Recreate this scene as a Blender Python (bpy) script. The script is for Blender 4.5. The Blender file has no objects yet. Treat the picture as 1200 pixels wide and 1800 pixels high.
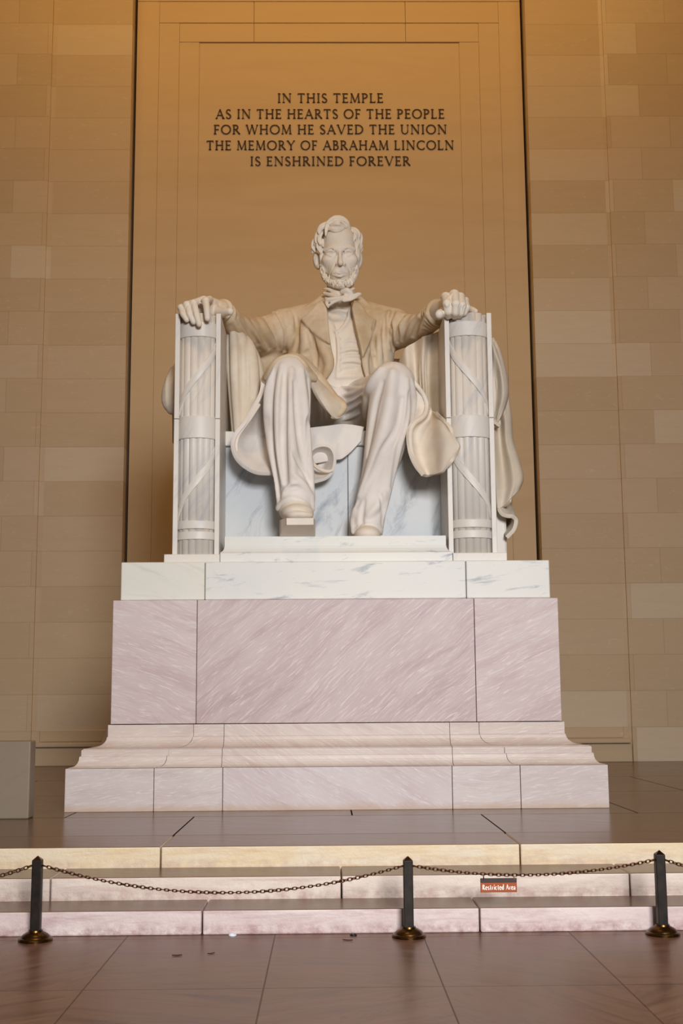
import bpy, bmesh, math, random
import numpy as np
from mathutils import Vector, Matrix
random.seed(7)
SC = bpy.context.scene
COL = SC.collection

# ------------------------------------------------------------------ camera
YAW, PITCH, ROLL, FPX, EYE = 0.01302, 0.15064, -0.00698, 2147.1, 1.8
_cy, _sy, _cp, _sp, _cr, _sr = math.cos(YAW), math.sin(YAW), math.cos(PITCH), math.sin(PITCH), math.cos(ROLL), math.sin(ROLL)
FW = np.array([_sy*_cp, _cy*_cp, _sp]); _r = np.array([_cy, -_sy, 0.0]); _u = np.cross(_r, FW)
RT = _cr*_r + _sr*_u; UP = -_sr*_r + _cr*_u
EYEP = np.array([0.0, 0.0, EYE])
cam = bpy.data.cameras.new('camera'); camo = bpy.data.objects.new('camera', cam); COL.objects.link(camo)
cam.sensor_fit = 'VERTICAL'; cam.sensor_height = 36.0; cam.lens = FPX/1800*36.0
cam.clip_start = 0.1; cam.clip_end = 200
m = Matrix.Identity(4)
for i in range(3):
    m[i][0], m[i][1], m[i][2], m[i][3] = RT[i], UP[i], -FW[i], EYEP[i]
camo.matrix_world = m
SC.camera = camo

def at(px, py, Y):
    """world point seen at pixel (px,py) of the 1200x1800 photograph at depth Y"""
    d = (px-600)*RT + (900-py)*UP + FPX*FW
    return EYEP + d*(Y/d[1])
def onz(px, py, z):
    d = (px-600)*RT + (900-py)*UP + FPX*FW
    return EYEP + d*((z-EYE)/d[2])
def X(px, py, Y): return float(at(px, py, Y)[0])
def Z(px, py, Y): return float(at(px, py, Y)[2])

# ------------------------------------------------------------------ light and exposure
SC.view_settings.view_transform = 'Standard'; SC.view_settings.look = 'None'
SC.view_settings.gamma = 1.0; SC.view_settings.use_curve_mapping = False
SC.view_settings.exposure = 0.0
w = bpy.data.worlds.new('daylight'); SC.world = w; w.use_nodes = True
bg = w.node_tree.nodes['Background']; bg.inputs[0].default_value = (0.95, 0.97, 1.0, 1); bg.inputs[1].default_value = 0.10
def area(name, loc, target, size, sizey, power, color, spread=180):
    l = bpy.data.lights.new(name, 'AREA'); l.shape = 'RECTANGLE'; l.size = size; l.size_y = sizey
    l.energy = power; l.color = color; l.spread = math.radians(spread)
    o = bpy.data.objects.new(name, l); COL.objects.link(o); o.location = loc
    o.rotation_euler = (Vector(target)-Vector(loc)).to_track_quat('-Z', 'Z').to_euler()
    return o
# daylight through the open colonnade behind the viewer, and warm lamps behind the ceiling beams
area('entrance_daylight', (3.2, -7.0, 7.2), (0.2, 14.5, 0.4), 4.2, 4.2, 1170, (0.975, 0.985, 1.0), 96)
area('ceiling_lamp_wall', (0.1, 19.5, 18.4), (0.1, 25.5, 10.0), 16.0, 1.5, 470, (1.0, 0.58, 0.18))
area('ceiling_lamp_statue', (-1.8, 9.5, 17.6), (0.1, 17.0, 5.5), 2.0, 1.6, 330, (1.0, 0.68, 0.36))

# ------------------------------------------------------------------ materials
def s2l(c): return tuple(((v/255.0)/12.92 if v/255.0 <= 0.04045 else ((v/255.0+0.055)/1.055)**2.4) for v in c)
def rgb(r, g, b): return (*s2l((r, g, b)), 1.0)
class N:
    def __init__(self, name, rough=0.5, spec=0.5, metal=0.0):
        self.m = bpy.data.materials.new(name); self.m.use_nodes = True
        self.t = self.m.node_tree; self.b = self.t.nodes['Principled BSDF']
        self.b.inputs['Roughness'].default_value = rough; self.b.inputs['Specular IOR Level'].default_value = spec
        self.b.inputs['Metallic'].default_value = metal
    def node(self, kind, **kw):
        n = self.t.nodes.new(kind)
        for k, v in kw.items(): setattr(n, k, v)
        return n
    def put(self, sock, v):
        if isinstance(v, bpy.types.NodeSocket): self.t.links.new(v, sock)
        else: sock.default_value = v
    def math(self, op, a, b=0.0, c=0.0, clamp=False):
        n = self.node('ShaderNodeMath', operation=op, use_clamp=clamp)
        self.put(n.inputs[0], a); self.put(n.inputs[1], b); self.put(n.inputs[2], c); return n.outputs[0]
    def coords(self):
        n = self.node('ShaderNodeNewGeometry'); return n.outputs['Position']
    def obj(self):
        return self.node('ShaderNodeTexCoord').outputs['Object']
    def map(self, v, rot=(0, 0, 0), scale=(1, 1, 1), loc=(0, 0, 0)):
        n = self.node('ShaderNodeMapping'); self.put(n.inputs['Vector'], v)
        n.inputs['Rotation'].default_value = rot; n.inputs['Scale'].default_value = scale; n.inputs['Location'].default_value = loc
        return n.outputs[0]
    def noise(self, v, scale=1.0, detail=6.0, rough=0.55, dist=0.0):
        n = self.node('ShaderNodeTexNoise'); self.put(n.inputs['Vector'], v)
        n.inputs['Scale'].default_value = scale; n.inputs['Detail'].default_value = detail
        n.inputs['Roughness'].default_value = rough; n.inputs['Distortion'].default_value = dist
        return n.outputs[0]
    def white(self, v):
        n = self.node('ShaderNodeTexWhiteNoise', noise_dimensions='3D'); self.put(n.inputs['Vector'], v); return n.outputs[0]
    def ramp(self, f, stops, interp='LINEAR'):
        n = self.node('ShaderNodeValToRGB'); n.color_ramp.interpolation = interp
        e = n.color_ramp.elements
        while len(e) < len(stops): e.new(0.5)
        for k, (p, c) in enumerate(stops):
            e[k].position = p; e[k].color = c if isinstance(c, tuple) else (c, c, c, 1)
        self.put(n.inputs[0], f); return n.outputs[0]
    def mix(self, f, a, b, mode='MIX'):
        n = self.node('ShaderNodeMix', data_type='RGBA', blend_type=mode)
        self.put(n.inputs[0], f); self.put(n.inputs[6], a); self.put(n.inputs[7], b); return n.outputs[2]
    def sep(self, v):
        n = self.node('ShaderNodeSeparateXYZ'); self.put(n.inputs[0], v); return n.outputs
    def comb(self, x, y, z):
        n = self.node('ShaderNodeCombineXYZ'); self.put(n.inputs[0], x); self.put(n.inputs[1], y); self.put(n.inputs[2], z); return n.outputs[0]
    def color(self, c): self.put(self.b.inputs['Base Color'], c)
    def bump(self, h, strength=0.2, dist=0.01):
        n = self.node('ShaderNodeBump'); self.put(n.inputs['Height'], h)
        n.inputs['Strength'].default_value = strength; n.inputs['Distance'].default_value = dist
        self.t.links.new(n.outputs[0], self.b.inputs['Normal'])

def mat_plain(name, c, rough=0.5, spec=0.5, metal=0.0):
    n = N(name, rough, spec, metal); n.color(rgb(*c)); return n.m

def mat_marble(name, base, vein, tint, rot=0.6, stretch=9.0, scale=1.3, amount=0.6, rough=0.45, vein_lo=0.5, vein_hi=0.72, fine=None, stain=None, wob_=0.25):
    """streaky marble: stretched noise along a slant, soft cloudy tint, optional fine bright scratches"""
    n = N(name, rough, 0.4)
    p = n.coords()
    wob = n.node('ShaderNodeTexNoise'); n.put(wob.inputs['Vector'], p); wob.inputs['Scale'].default_value = 0.9; wob.inputs['Detail'].default_value = 2
    off = n.node('ShaderNodeVectorMath', operation='MULTIPLY_ADD'); n.put(off.inputs[0], wob.outputs['Color']); off.inputs[1].default_value = (wob_, 0, wob_); n.put(off.inputs[2], p)
    q_ = off.outputs[0]
    v = n.map(n.map(q_, rot=(0, rot, 0)), scale=(1.0, 1.0, stretch))
    s = n.noise(v, scale, 8, 0.66, 0.5)
    cloud = n.noise(p, 0.8, 4, 0.5)
    col = n.mix(n.ramp(cloud, [(0.35, 0.0), (0.7, 1.0)]), rgb(*base), rgb(*tint))
    f = n.math('MULTIPLY', n.ramp(s, [(vein_lo, 0.0), (vein_hi, 1.0)]), amount)
    col = n.mix(f, col, rgb(*vein))
    if fine:
        v2 = n.map(n.map(q_, rot=(0, rot, 0)), scale=(2.2, 1.0, stretch*4.0))
        s2 = n.noise(v2, scale*2.2, 6, 0.65, 0.8)
        col = n.mix(n.math('MULTIPLY', n.ramp(s2, [(0.52, 0.0), (0.66, 1.0)]), 0.75), col, rgb(*fine))
    if stain:
        zz = n.sep(p)[2]; hgt = n.math('DIVIDE', n.math('SUBTRACT', zz, stain[0]), stain[1])
        hgt = n.math('ADD', hgt, n.math('MULTIPLY', n.math('SUBTRACT', n.noise(n.map(p, scale=(1, 1, 0.3)), 5.0, 4, 0.6), 0.5), 1.2))
        col = n.mix(n.math('MULTIPLY', n.ramp(hgt, [(0.2, 1.0), (1.0, 0.0)]), 0.6), col, rgb(*stain[2]))
    n.color(col)
    n.bump(n.noise(p, 40, 3, 0.6), 0.05, 0.005)
    return n.m

# ------------------------------------------------------------------ mesh helpers
class MB:
    def __init__(self): self.v = []; self.f = []; self.mi = []
    def add(self, vs, fs, mi=0):
        o = len(self.v); self.v += [tuple(map(float, p)) for p in vs]
        self.f += [tuple(i+o for i in f) for f in fs]; self.mi += [mi]*len(fs)
    def box(self, x0, x1, y0, y1, z0, z1, mi=0, top=None):
        vs = [(x0,y0,z0),(x1,y0,z0),(x1,y1,z0),(x0,y1,z0),(x0,y0,z1),(x1,y0,z1),(x1,y1,z1),(x0,y1,z1)]
        fs = [(0,3,2,1),(4,5,6,7),(0,1,5,4),(1,2,6,5),(2,3,7,6),(3,0,4,7)]
        o = len(self.f); self.add(vs, fs, mi)
        if top is not None: self.mi[o+1] = top
    def ring_loft(self, rings, closed=True, cap=True, mi=0):
        n = len(rings[0]); vs = [p for r in rings for p in r]; fs = []
        for i in range(len(rings)-1):
            for j in range(n if closed else n-1):
                k = (j+1) % n; fs.append((i*n+j, i*n+k, (i+1)*n+k, (i+1)*n+j))
        if cap and closed:
            fs.append(tuple(reversed(range(n)))); fs.append(tuple(range((len(rings)-1)*n, len(rings)*n)))
        self.add(vs, fs, mi)
    def lathe(self, prof, cx, cy, n=32, mi=0, square=False):
        rings = []
        for r, z in prof:
            rings.append([(cx+r*math.cos(2*math.pi*k/n+(math.pi/4 if n == 4 else 0)), cy+r*math.sin(2*math.pi*k/n+(math.pi/4 if n == 4 else 0)), z) for k in range(n)])
        self.ring_loft(rings, True, True, mi)
    def tube(self, pts, r, n=10, mi=0):
        pts = [np.array(p, float) for p in pts]; rings = []
        ref = np.array([0.31, 0.2, 0.93])
        for i, p in enumerate(pts):
            t = pts[min(i+1, len(pts)-1)]-pts[max(i-1, 0)]; t = t/np.linalg.norm(t)
            a = np.cross(t, ref); a = a/np.linalg.norm(a); b = np.cross(t, a)
            rr = r[i] if hasattr(r, '__len__') else r
            rings.append([p+rr*(math.cos(2*math.pi*k/n)*a+math.sin(2*math.pi*k/n)*b) for k in range(n)])
        self.ring_loft(rings, True, True, mi)
    def build(self, name, mats, parent=None, smooth=False, bevel=0.0, seg=2, fixn=True):
        me = bpy.data.meshes.new(name); me.from_pydata(self.v, [], self.f)
        if not isinstance(mats, (list, tuple)): mats = [mats]
        for q in mats: me.materials.append(q)
        me.polygons.foreach_set('material_index', self.mi)
        if fixn:
            b = bmesh.new(); b.from_mesh(me); bmesh.ops.recalc_face_normals(b, faces=b.faces); b.to_mesh(me); b.free()
        if smooth: me.polygons.foreach_set('use_smooth', [True]*len(me.polygons))
        me.update()
        o = bpy.data.objects.new(name, me); COL.objects.link(o)
        if parent is not None:
            o.parent = parent
            o.matrix_parent_inverse = Matrix.Translation(-Vector(parent_loc(parent)))
        if bevel:
            md = o.modifiers.new('bevel', 'BEVEL'); md.width = bevel; md.segments = seg; md.limit_method = 'ANGLE'; md.angle_limit = math.radians(40)
        return o
def parent_loc(o):
    return o.location if o.type == 'EMPTY' else (0.0, 0.0, 0.0)
def thing(name, label, cat, loc=(0, 0, 0), group=None):
    o = bpy.data.objects.new(name, None); COL.objects.link(o); o.location = [float(v) for v in loc]
    o.empty_display_size = 0.2
    o['label'] = label; o['category'] = cat
    if group: o['group'] = group
    return o
def tag(o, label, cat, group=None):
    o['label'] = label; o['category'] = cat
    if group: o['group'] = group
    return o
def struct(o): o['kind'] = 'structure'; return o

# ------------------------------------------------------------------ key planes (metres)
Y1, Y2, Y3 = 9.788, 10.316, 10.902
Z1, Z2, Z3 = 0.183, 0.359, 0.532
YW = 24.03
YP, PX0, PX1, PYB = 14.253, -2.985, 3.22, 20.8
INS = 0.43

# ------------------------------------------------------------------ stone materials
def mat_wall():
    n = N('wall_limestone', 0.75, 0.3)
    p = n.coords(); x, y, z = n.sep(p)
    zc = Z(150, 1221, YW); hz = 0.70
    row = n.math('FLOOR', n.math('DIVIDE', n.math('SUBTRACT', z, zc), hz))
    # outer pilasters have blocks, the inner bays are one block wide
    odd = n.math('MODULO', n.math('ABSOLUTE', row), 2.0)
    ux = n.math('DIVIDE', n.math('ADD', x, n.math('MULTIPLY', odd, 0.62)), 1.24)
    cx = n.math('FLOOR', n.math('ADD', ux, 0.17))
    outer = n.math('GREATER_THAN', n.math('ABSOLUTE', n.math('SUBTRACT', x, 0.12)), 5.72)
    bayid = n.math('GREATER_THAN', x, 0.0)
    cell = n.math('ADD', n.math('MULTIPLY', outer, n.math('ADD', cx, 40.0)), n.math('MULTIPLY', bayid, 7.0))
    rnd = n.white(n.comb(cell, row, 3.0))
    fz = n.math('FRACT', n.math('DIVIDE', n.math('SUBTRACT', z, zc), hz))
    jz = n.math('LESS_THAN', fz, 0.014)
    fx = n.math('FRACT', n.math('ADD', ux, 0.17))
    jx = n.math('MULTIPLY', n.math('LESS_THAN', fx, 0.008), outer)
    joint = n.math('MAXIMUM', jz, jx)
    col = n.ramp(rnd, [(0.0, rgb(187, 165, 135)), (0.5, rgb(192, 170, 141)), (0.85, rgb(195, 174, 147)), (1.0, rgb(203, 187, 164))])
    v = n.map(p, rot=(0, 0.12, 0), scale=(0.5, 1, 4.0), loc=(0, 0, 0))
    st = n.noise(v, 2.2, 6, 0.6, 1.0)
    col = n.mix(n.math('MULTIPLY', n.ramp(st, [(0.42, 0.0), (0.75, 1.0)]), 0.14), col, rgb(168, 142, 108))
    fl = n.noise(n.map(p, rot=(0, 0.9, 0), scale=(2.2, 2, 5.5)), 1.5, 5, 0.6, 2.6)
    col = n.mix(n.math('MULTIPLY', n.ramp(fl, [(0.60, 0.0), (0.72, 1.0)]), 0.38), col, rgb(214, 198, 170))
    col = n.mix(n.math('MULTIPLY', joint, 0.35), col, rgb(120, 96, 66))
    n.color(col); return n.m
def mat_niche():
    n = N('niche_limestone', 0.72, 0.3); p = n.coords()
    v = n.map(p, rot=(0, 0.03, 0), scale=(0.2, 1, 1.4))
    st = n.noise(v, 1.2, 6, 0.6, 0.6)
    col = n.ramp(st, [(0.3, rgb(194, 169, 134)), (0.5, rgb(197, 172, 137)), (0.72, rgb(191, 165, 130))])
    fl = n.noise(n.map(p, scale=(2, 2, 5)), 1.2, 4, 0.6, 1.5)
    col = n.mix(n.math('MULTIPLY', n.ramp(fl, [(0.62, 0.0), (0.75, 1.0)]), 0.2), col, rgb(206, 182, 142))
    n.color(col); return n.m
def mat_floor(name, base, dark, light, sx, x0, sy, y0, rough, jw=0.010, shift=0.5, js=0.25):
    n = N(name, rough, 0.28); p = n.coords(); x, y, z = n.sep(p)
    uy = n.math('DIVIDE', n.math('SUBTRACT', y, y0), sy); ry = n.math('FLOOR', uy)
    ux = n.math('ADD', n.math('DIVIDE', n.math('SUBTRACT', x, x0), sx), n.math('MULTIPLY', n.math('MODULO', n.math('ABSOLUTE', ry), 2.0), shift))
    rx = n.math('FLOOR', ux)
    rnd = n.white(n.comb(rx, ry, 1.0))
    ang = n.math('MULTIPLY', n.math('SUBTRACT', rnd, 0.5), 2.2)
    rv = n.node('ShaderNodeVectorRotate', rotation_type='Z_AXIS'); n.put(rv.inputs['Vector'], p); n.put(rv.inputs['Angle'], ang)
    st = n.noise(n.map(rv.outputs[0], scale=(0.7, 4.5, 1)), 1.4, 6, 0.62, 1.2)
    col = n.ramp(st, [(0.28, rgb(*dark)), (0.5, rgb(*base)), (0.75, rgb(*light))])
    vn = n.noise(n.map(rv.outputs[0], scale=(0.5, 3.0, 1), loc=(3, 1, 0)), 1.1, 4, 0.6, 2.5)
    band = n.math('ABSOLUTE', n.math('SUBTRACT', vn, 0.5))
    col = n.mix(n.math('MULTIPLY', n.ramp(band, [(0.0, 1.0), (0.03, 0.0)]), 0.5), col, rgb(*dark))
    col = n.mix(n.math('MULTIPLY', rnd, 0.25), col, rgb(*dark))
    jx = n.math('LESS_THAN', n.math('FRACT', ux), jw/sx); jy = n.math('LESS_THAN', n.math('FRACT', uy), jw/sy)
    col = n.mix(n.math('MULTIPLY', n.math('MAXIMUM', jx, jy), 0.55+0.4*(js > 0.5)), col, rgb(40, 26, 20))
    n.color(col)
    jj = n.math('MAXIMUM', jx, jy)
    n.put(n.b.inputs['Roughness'], n.math('ADD', n.math('ADD', rough, n.math('MULTIPLY', st, 0.12)), n.math('MULTIPLY', jj, 0.6*js)))
    n.put(n.b.inputs['Specular IOR Level'], n.math('MULTIPLY', n.math('SUBTRACT', 1.0, n.math('MULTIPLY', jj, js)), 0.28))
    return n.m

M_WALL = mat_wall(); M_NICHE = mat_niche()
M_FLOOR = mat_floor('floor_pink_marble', (114, 82, 65), (82, 56, 44), (130, 98, 79), 1.13, X(482, 1650, Y1-0.05), 1.62, 8.02, 0.24, shift=0.0)
M_PLAT = mat_floor('platform_marble', (108, 80, 58), (82, 56, 40), (122, 93, 70), X(914, 1500, Y3)-X(282, 1505, Y3), X(282, 1505, Y3)-0.008, 3.05, 10.55, 0.16, jw=0.017, shift=0.45, js=1.0)
M_TREAD_SHADED = mat_floor('tread_marble_shaded', (112, 84, 64), (86, 60, 45), (126, 98, 76), 60.0, -30.3, 60.0, -20.0, 0.18, shift=0.0)  # same stone as the risers, coloured darker for the weaker light on treads
M_STEP = []
for k, (b, vn, t) in enumerate((((206, 184, 180), (176, 142, 142), (220, 205, 200)), ((214, 196, 184), (190, 160, 154), (222, 208, 194)), ((222, 200, 162), (204, 168, 122), (222, 208, 186)))):
    n = N('step_marble', 0.6, 0.3); p = n.coords()
    c = n.mix(n.ramp(n.noise(n.map(p, scale=(1, 1, 3)), 2.0, 6, 0.65, 0.5), [(0.35, 0.0), (0.68, 1.0)]), rgb(*b), rgb(*t))
    c = n.mix(n.math('MULTIPLY', n.ramp(n.noise(n.map(p, scale=(0.5, 1, 5), loc=(k*3, 0, 0)), 3.0, 7, 0.7, 0.4), [(0.48, 0.0), (0.72, 1.0)]), 0.8), c, rgb(*vn))
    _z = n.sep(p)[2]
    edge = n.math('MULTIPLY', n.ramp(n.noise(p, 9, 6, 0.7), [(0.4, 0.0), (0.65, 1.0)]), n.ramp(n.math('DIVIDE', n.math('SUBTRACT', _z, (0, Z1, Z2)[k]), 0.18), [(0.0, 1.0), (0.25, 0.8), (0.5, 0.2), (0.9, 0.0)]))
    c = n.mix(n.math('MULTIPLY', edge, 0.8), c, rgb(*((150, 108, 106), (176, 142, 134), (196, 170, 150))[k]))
    n.color(c); n.bump(n.noise(p, 22, 6, 0.7), 0.45, 0.02); M_STEP.append(n.m)
M_DIE = [mat_marble('pink_marble_left', (196, 177, 174), (184, 156, 157), (206, 190, 187), rot=-0.34, stretch=7, scale=1.0, vein_lo=0.47, vein_hi=0.66, fine=(222, 211, 209)),
         mat_marble('pink_marble_centre', (188, 167, 164), (174, 147, 147), (199, 182, 178), rot=0.70, stretch=7, scale=0.9, amount=0.75, vein_lo=0.47, vein_hi=0.66, fine=(222, 206, 204)),
         mat_marble('pink_marble_right', (196, 176, 173), (180, 150, 151), (205, 189, 185), rot=0.42, stretch=7, scale=1.0, vein_lo=0.47, vein_hi=0.66, fine=(222, 210, 207))]
M_BASE = [mat_marble('base_marble', (202, 187, 183), (184, 162, 160), (208, 196, 192), rot=0.1, stretch=6, vein_lo=0.47, fine=(224, 214, 210), stain=(Z3, 0.09, (188, 156, 126))),
          mat_marble('base_marble_slanted', (200, 185, 183), (184, 159, 158), (208, 195, 193), rot=-0.5, stretch=6, vein_lo=0.47, fine=(224, 214, 211), stain=(Z3, 0.09, (188, 156, 126)))]
M_MOULD = [mat_marble('moulding_marble_bounce', (202, 186, 177), (186, 161, 154), (210, 195, 185), rot=0.1, stretch=6, vein_lo=0.47, fine=(224, 212, 202)),  # warm bounced light is tinted into the moulding colours
           mat_marble('moulding_marble_bounce_slanted', (202, 186, 178), (186, 160, 154), (210, 195, 186), rot=-0.5, stretch=6, vein_lo=0.47, fine=(224, 212, 203))]
M_SLAB = mat_marble('white_marble_veined', (222, 218, 208), (132, 140, 152), (214, 213, 208), rot=0.12, stretch=5.0, scale=1.9, amount=0.85, vein_lo=0.57, vein_hi=0.72, wob_=0.08)
M_SLABL = mat_marble('white_marble_yellowish', (224, 218, 200), (178, 176, 170), (218, 214, 204), rot=-0.35, stretch=7.0, scale=1.2, amount=0.6, vein_lo=0.50, vein_hi=0.70)
M_CHAIR = mat_marble('white_marble_chair', (222, 215, 205), (182, 184, 192), (216, 208, 198), rot=1.10, stretch=6, scale=1.3, amount=0.6, vein_lo=0.52, vein_hi=0.72)
M_SEAT = mat_marble('grey_veined_marble', (208, 207, 204), (112, 120, 134), (180, 186, 192), rot=1.1, stretch=3.6, scale=1.4, amount=0.8, vein_lo=0.54, vein_hi=0.72)
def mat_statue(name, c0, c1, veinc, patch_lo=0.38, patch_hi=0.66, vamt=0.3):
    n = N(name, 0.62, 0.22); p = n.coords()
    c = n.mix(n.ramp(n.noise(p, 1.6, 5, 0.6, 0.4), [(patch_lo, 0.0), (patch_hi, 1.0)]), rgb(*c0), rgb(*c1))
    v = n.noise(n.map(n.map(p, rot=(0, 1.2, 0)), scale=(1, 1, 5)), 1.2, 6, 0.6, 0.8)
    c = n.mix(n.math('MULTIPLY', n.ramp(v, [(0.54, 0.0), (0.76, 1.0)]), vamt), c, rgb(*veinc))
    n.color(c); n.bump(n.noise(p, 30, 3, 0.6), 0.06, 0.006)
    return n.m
M_STAT = mat_statue('statue_marble', (232, 222, 208), (222, 208, 190), (186, 180, 180))
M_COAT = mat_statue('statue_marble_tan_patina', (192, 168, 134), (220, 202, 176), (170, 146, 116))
M_TROU = mat_statue('statue_marble_greyish', (228, 221, 214), (218, 208, 199), (188, 187, 193), vamt=0.45)
M_CLOTH = mat_statue('statue_marble_cloth', (205, 190, 168), (224, 212, 195), (178, 176, 176))
M_DARK = mat_plain('joint_shadow_gap', (70, 52, 36), 0.9, 0.1)

# ------------------------------------------------------------------ room shell
o = MB(); o.box(-14, 14, -3, 26, -0.3, 0.0); struct(o.build('floor', M_FLOOR))
o = MB(); o.box(-14, 14, Y3+0.908, 26, 0.0, Z3); struct(o.build('platform_floor', M_PLAT))
NX0, NX1 = -4.03, 4.283
ZTOP = 19.0
o = MB()
o.box(-14, NX0, YW, YW+1.3, Z3, ZTOP); o.box(NX1, 14, YW, YW+1.3, Z3, ZTOP)
struct(o.build('wall_back', M_WALL))
YN = YW+0.30
SLOT = 0.055
o = MB(); o.box(NX0+SLOT+0.3, NX1-SLOT-0.3, YN+0.05, YN+0.7, Z3, ZTOP); o.box(NX0-0.3, NX1+0.3, YN+0.72, YN+1.0, Z3, ZTOP); struct(o.build('wall_niche', M_NICHE))
# nested fascias round the inscription panel
def rect_frame(name, pxl, pxr, pyt, outl, outr, outt, y0, parts=()):
    xl, xr, zt = X(pxl, 300, YN), X(pxr, 300, YN), Z(580, pyt, YN)
    b = MB()
    g = 0.006
    b.box(outl, xl, y0, YN+0.06, Z3, zt-g); b.box(xr, outr, y0, YN+0.06, Z3, zt-g)
    cuts = [outl]+[X(c, 40, YN) for c in parts]+[outr]
    for i in range(len(cuts)-1): b.box(cuts[i]+g*(i > 0), cuts[i+1], y0, YN+0.06, zt, outt)
    struct(b.build(name, M_NICHE, bevel=0.008)); return xl, xr, zt
l3, r3, t3 = rect_frame('trim_3', 276, 883, 3, NX0+SLOT, NX1-SLOT, ZTOP, YN-0.015)
l2, r2, t2 = rect_frame('trim_4', 312, 847, 40, l3, r3, t3, YN+0.0, (446, 712))
l1, r1, t1 = rect_frame('trim_5', 347.5, 812, 73, l2, r2, t2, YN+0.017, (446, 712))
# pilasters at both ends of the wall
for nm, x0, x1 in (('trim_1', -14, X(60, 1100, YW-0.06)), ('trim_2', X(1099, 1000, YW-0.06), 14)):
    o = MB(); o.box(x0, x1, YW-0.06, YW+0.1, Z3, ZTOP); struct(o.build(nm, M_WALL, bevel=0.01))
# baseboard
bx0, bx1 = X(58, 1310, YW-0.08), X(1109, 1296, YW-0.08)
zb1, zb2 = Z(1000, 1299, YW-0.1), Z(1000, 1308, YW-0.1)
o = MB(); o.box(bx0, bx1, YW-0.13, YW, Z3, zb2); o.box(bx0+0.02, bx1-0.02, YW-0.17, YW, zb2+0.012, zb1)
o.box(bx0+0.1, bx1-0.12, YW-0.02, YW+0.05, zb1+0.012, zb1+0.24)
struct(o.build('baseboard_back', M_WALL, bevel=0.02))
for nm, x0, x1 in (('wall_left', -14.5, -14), ('wall_right', 14, 14.5)):
    o = MB(); o.box(x0, x1, -3, 25.2, 0, ZTOP); struct(o.build(nm, M_WALL))
o = MB(); o.box(-14.5, 14.5, -3, 25.4, ZTOP, ZTOP+0.4); struct(o.build('ceiling', M_WALL))
# unseen beam added to keep the entrance daylight off the upper wall
o = MB(); o.box(-14, 14, 1.6, 2.6, 9.3, ZTOP); struct(o.build('added_shade_beam', M_WALL))

# ------------------------------------------------------------------ three steps
def step(name, label, y0, y1, z0, z1, joints, k):
    t = thing(name, label, 'step', (0.1, (y0+y1)/2, z0), 'stone steps in front of the pedestal')
    xs = [-14.0]+joints+[14.0]
    for i in range(len(xs)-1):
        b = MB(); b.box(xs[i]+0.006, xs[i+1]-0.006, y0, y1, z0, z1, 0, 1)
        b.build('step_block', [M_STEP[k], M_TREAD_SHADED], t, bevel=0.012, seg=2)
    return t
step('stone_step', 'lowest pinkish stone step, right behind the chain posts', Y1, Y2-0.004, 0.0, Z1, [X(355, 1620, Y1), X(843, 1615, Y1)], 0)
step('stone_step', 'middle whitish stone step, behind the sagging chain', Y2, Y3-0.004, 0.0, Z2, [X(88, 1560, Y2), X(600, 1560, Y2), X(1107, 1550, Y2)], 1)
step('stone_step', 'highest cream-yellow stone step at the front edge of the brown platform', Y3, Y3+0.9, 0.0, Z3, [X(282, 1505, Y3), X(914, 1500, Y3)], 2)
o = MB(); o.box(-4.9, X(51, 1400, 13.5), 13.5, 13.75, Z3, Z(25, 1303, 13.5))
tag(o.build('stone_block', mat_marble('grey_brown_stone', (132, 117, 99), (124, 108, 90), (140, 126, 108), amount=0.4), bevel=0.015), 'plain grey-tan stone block standing on the platform at the left edge', 'block')

# ------------------------------------------------------------------ pedestal
ped = thing('statue_pedestal', 'big pink and white marble pedestal under the statue', 'pedestal', (0.12, 17.5, Z3))
zb = 1.015; zd0, zd1, zs1 = 1.505, 2.975, 3.437
xj = [X(345, 1200, YP+INS), X(394, 1300, YP+INS), X(790, 1300, YP+INS), X(836, 1200, YP+INS)]
g = 0.003
bj = [X(270, 1390, YP), X(391, 1390, YP), X(795, 1390, YP), X(915, 1390, YP)]
xs = [PX0]+bj+[PX1]
for i in range(5):
    b = MB(); b.box(xs[i]+g*(i > 0), xs[i+1]-g*(i < 4), YP, PYB, Z3, zb)
    b.build('plinth_block', M_BASE[1 if i in (2,) else 0], ped, bevel=0.006)
# moulding profile: (outward offset from the die, z)
prof = [(0.024, zd0-0.008), (0.024, 1.362), (0.034, 1.352)]
for k in range(0, 9):
    a = k/8.0; s = 3*a*a-2*a*a*a
    prof.append((0.034+0.225*a**1.6, 1.345-0.115*(1-(1-a)**2.2)))
for k in range(1, 6):
    a = math.pi/2*k/5; prof.append((0.259+0.022*math.sin(a), 1.205+0.02*math.cos(a)))
prof += [(0.281, 1.148), (0.296, 1.146)]
for k in range(0, 7):
    a = k/6.0; prof.append((0.300+0.098*a**1.8, 1.136-0.112*(1-(1-a)**2.0)))
prof += [(0.405, zb+0.004)]
DX0, DX1, DY = PX0+INS, PX1-INS, YP+INS
def mould(name, xa, sa, xb, sb, mi):
    b = MB(); r0, r1 = [], []
    for off, z in prof:
        r0.append((xa+sa*off, DY-off, z)); r1.append((xb+sb*off, DY-off, z))
    for r in (r0, r1):
        r.append((r[-1][0], DY+1.2, zb+0.004)); r.append((r[0][0], DY+1.2, zd0-0.008))
    b.ring_loft([r0, r1]); return b.build(name, M_MOULD[mi], ped, bevel=0.0)
seams = [(DX0, -1.0), (xj[0], -1.0), (xj[1], 0.0), (xj[2], 0.0), (xj[3], 1.0), (DX1, 1.0)]
for i in range(5):
    (xa, sa), (xb, sb) = seams[i], seams[i+1]
    mould('moulding_block', xa+g*(i > 0), sa, xb-g*(i < 4), sb, 1 if i == 2 else 0)
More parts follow.
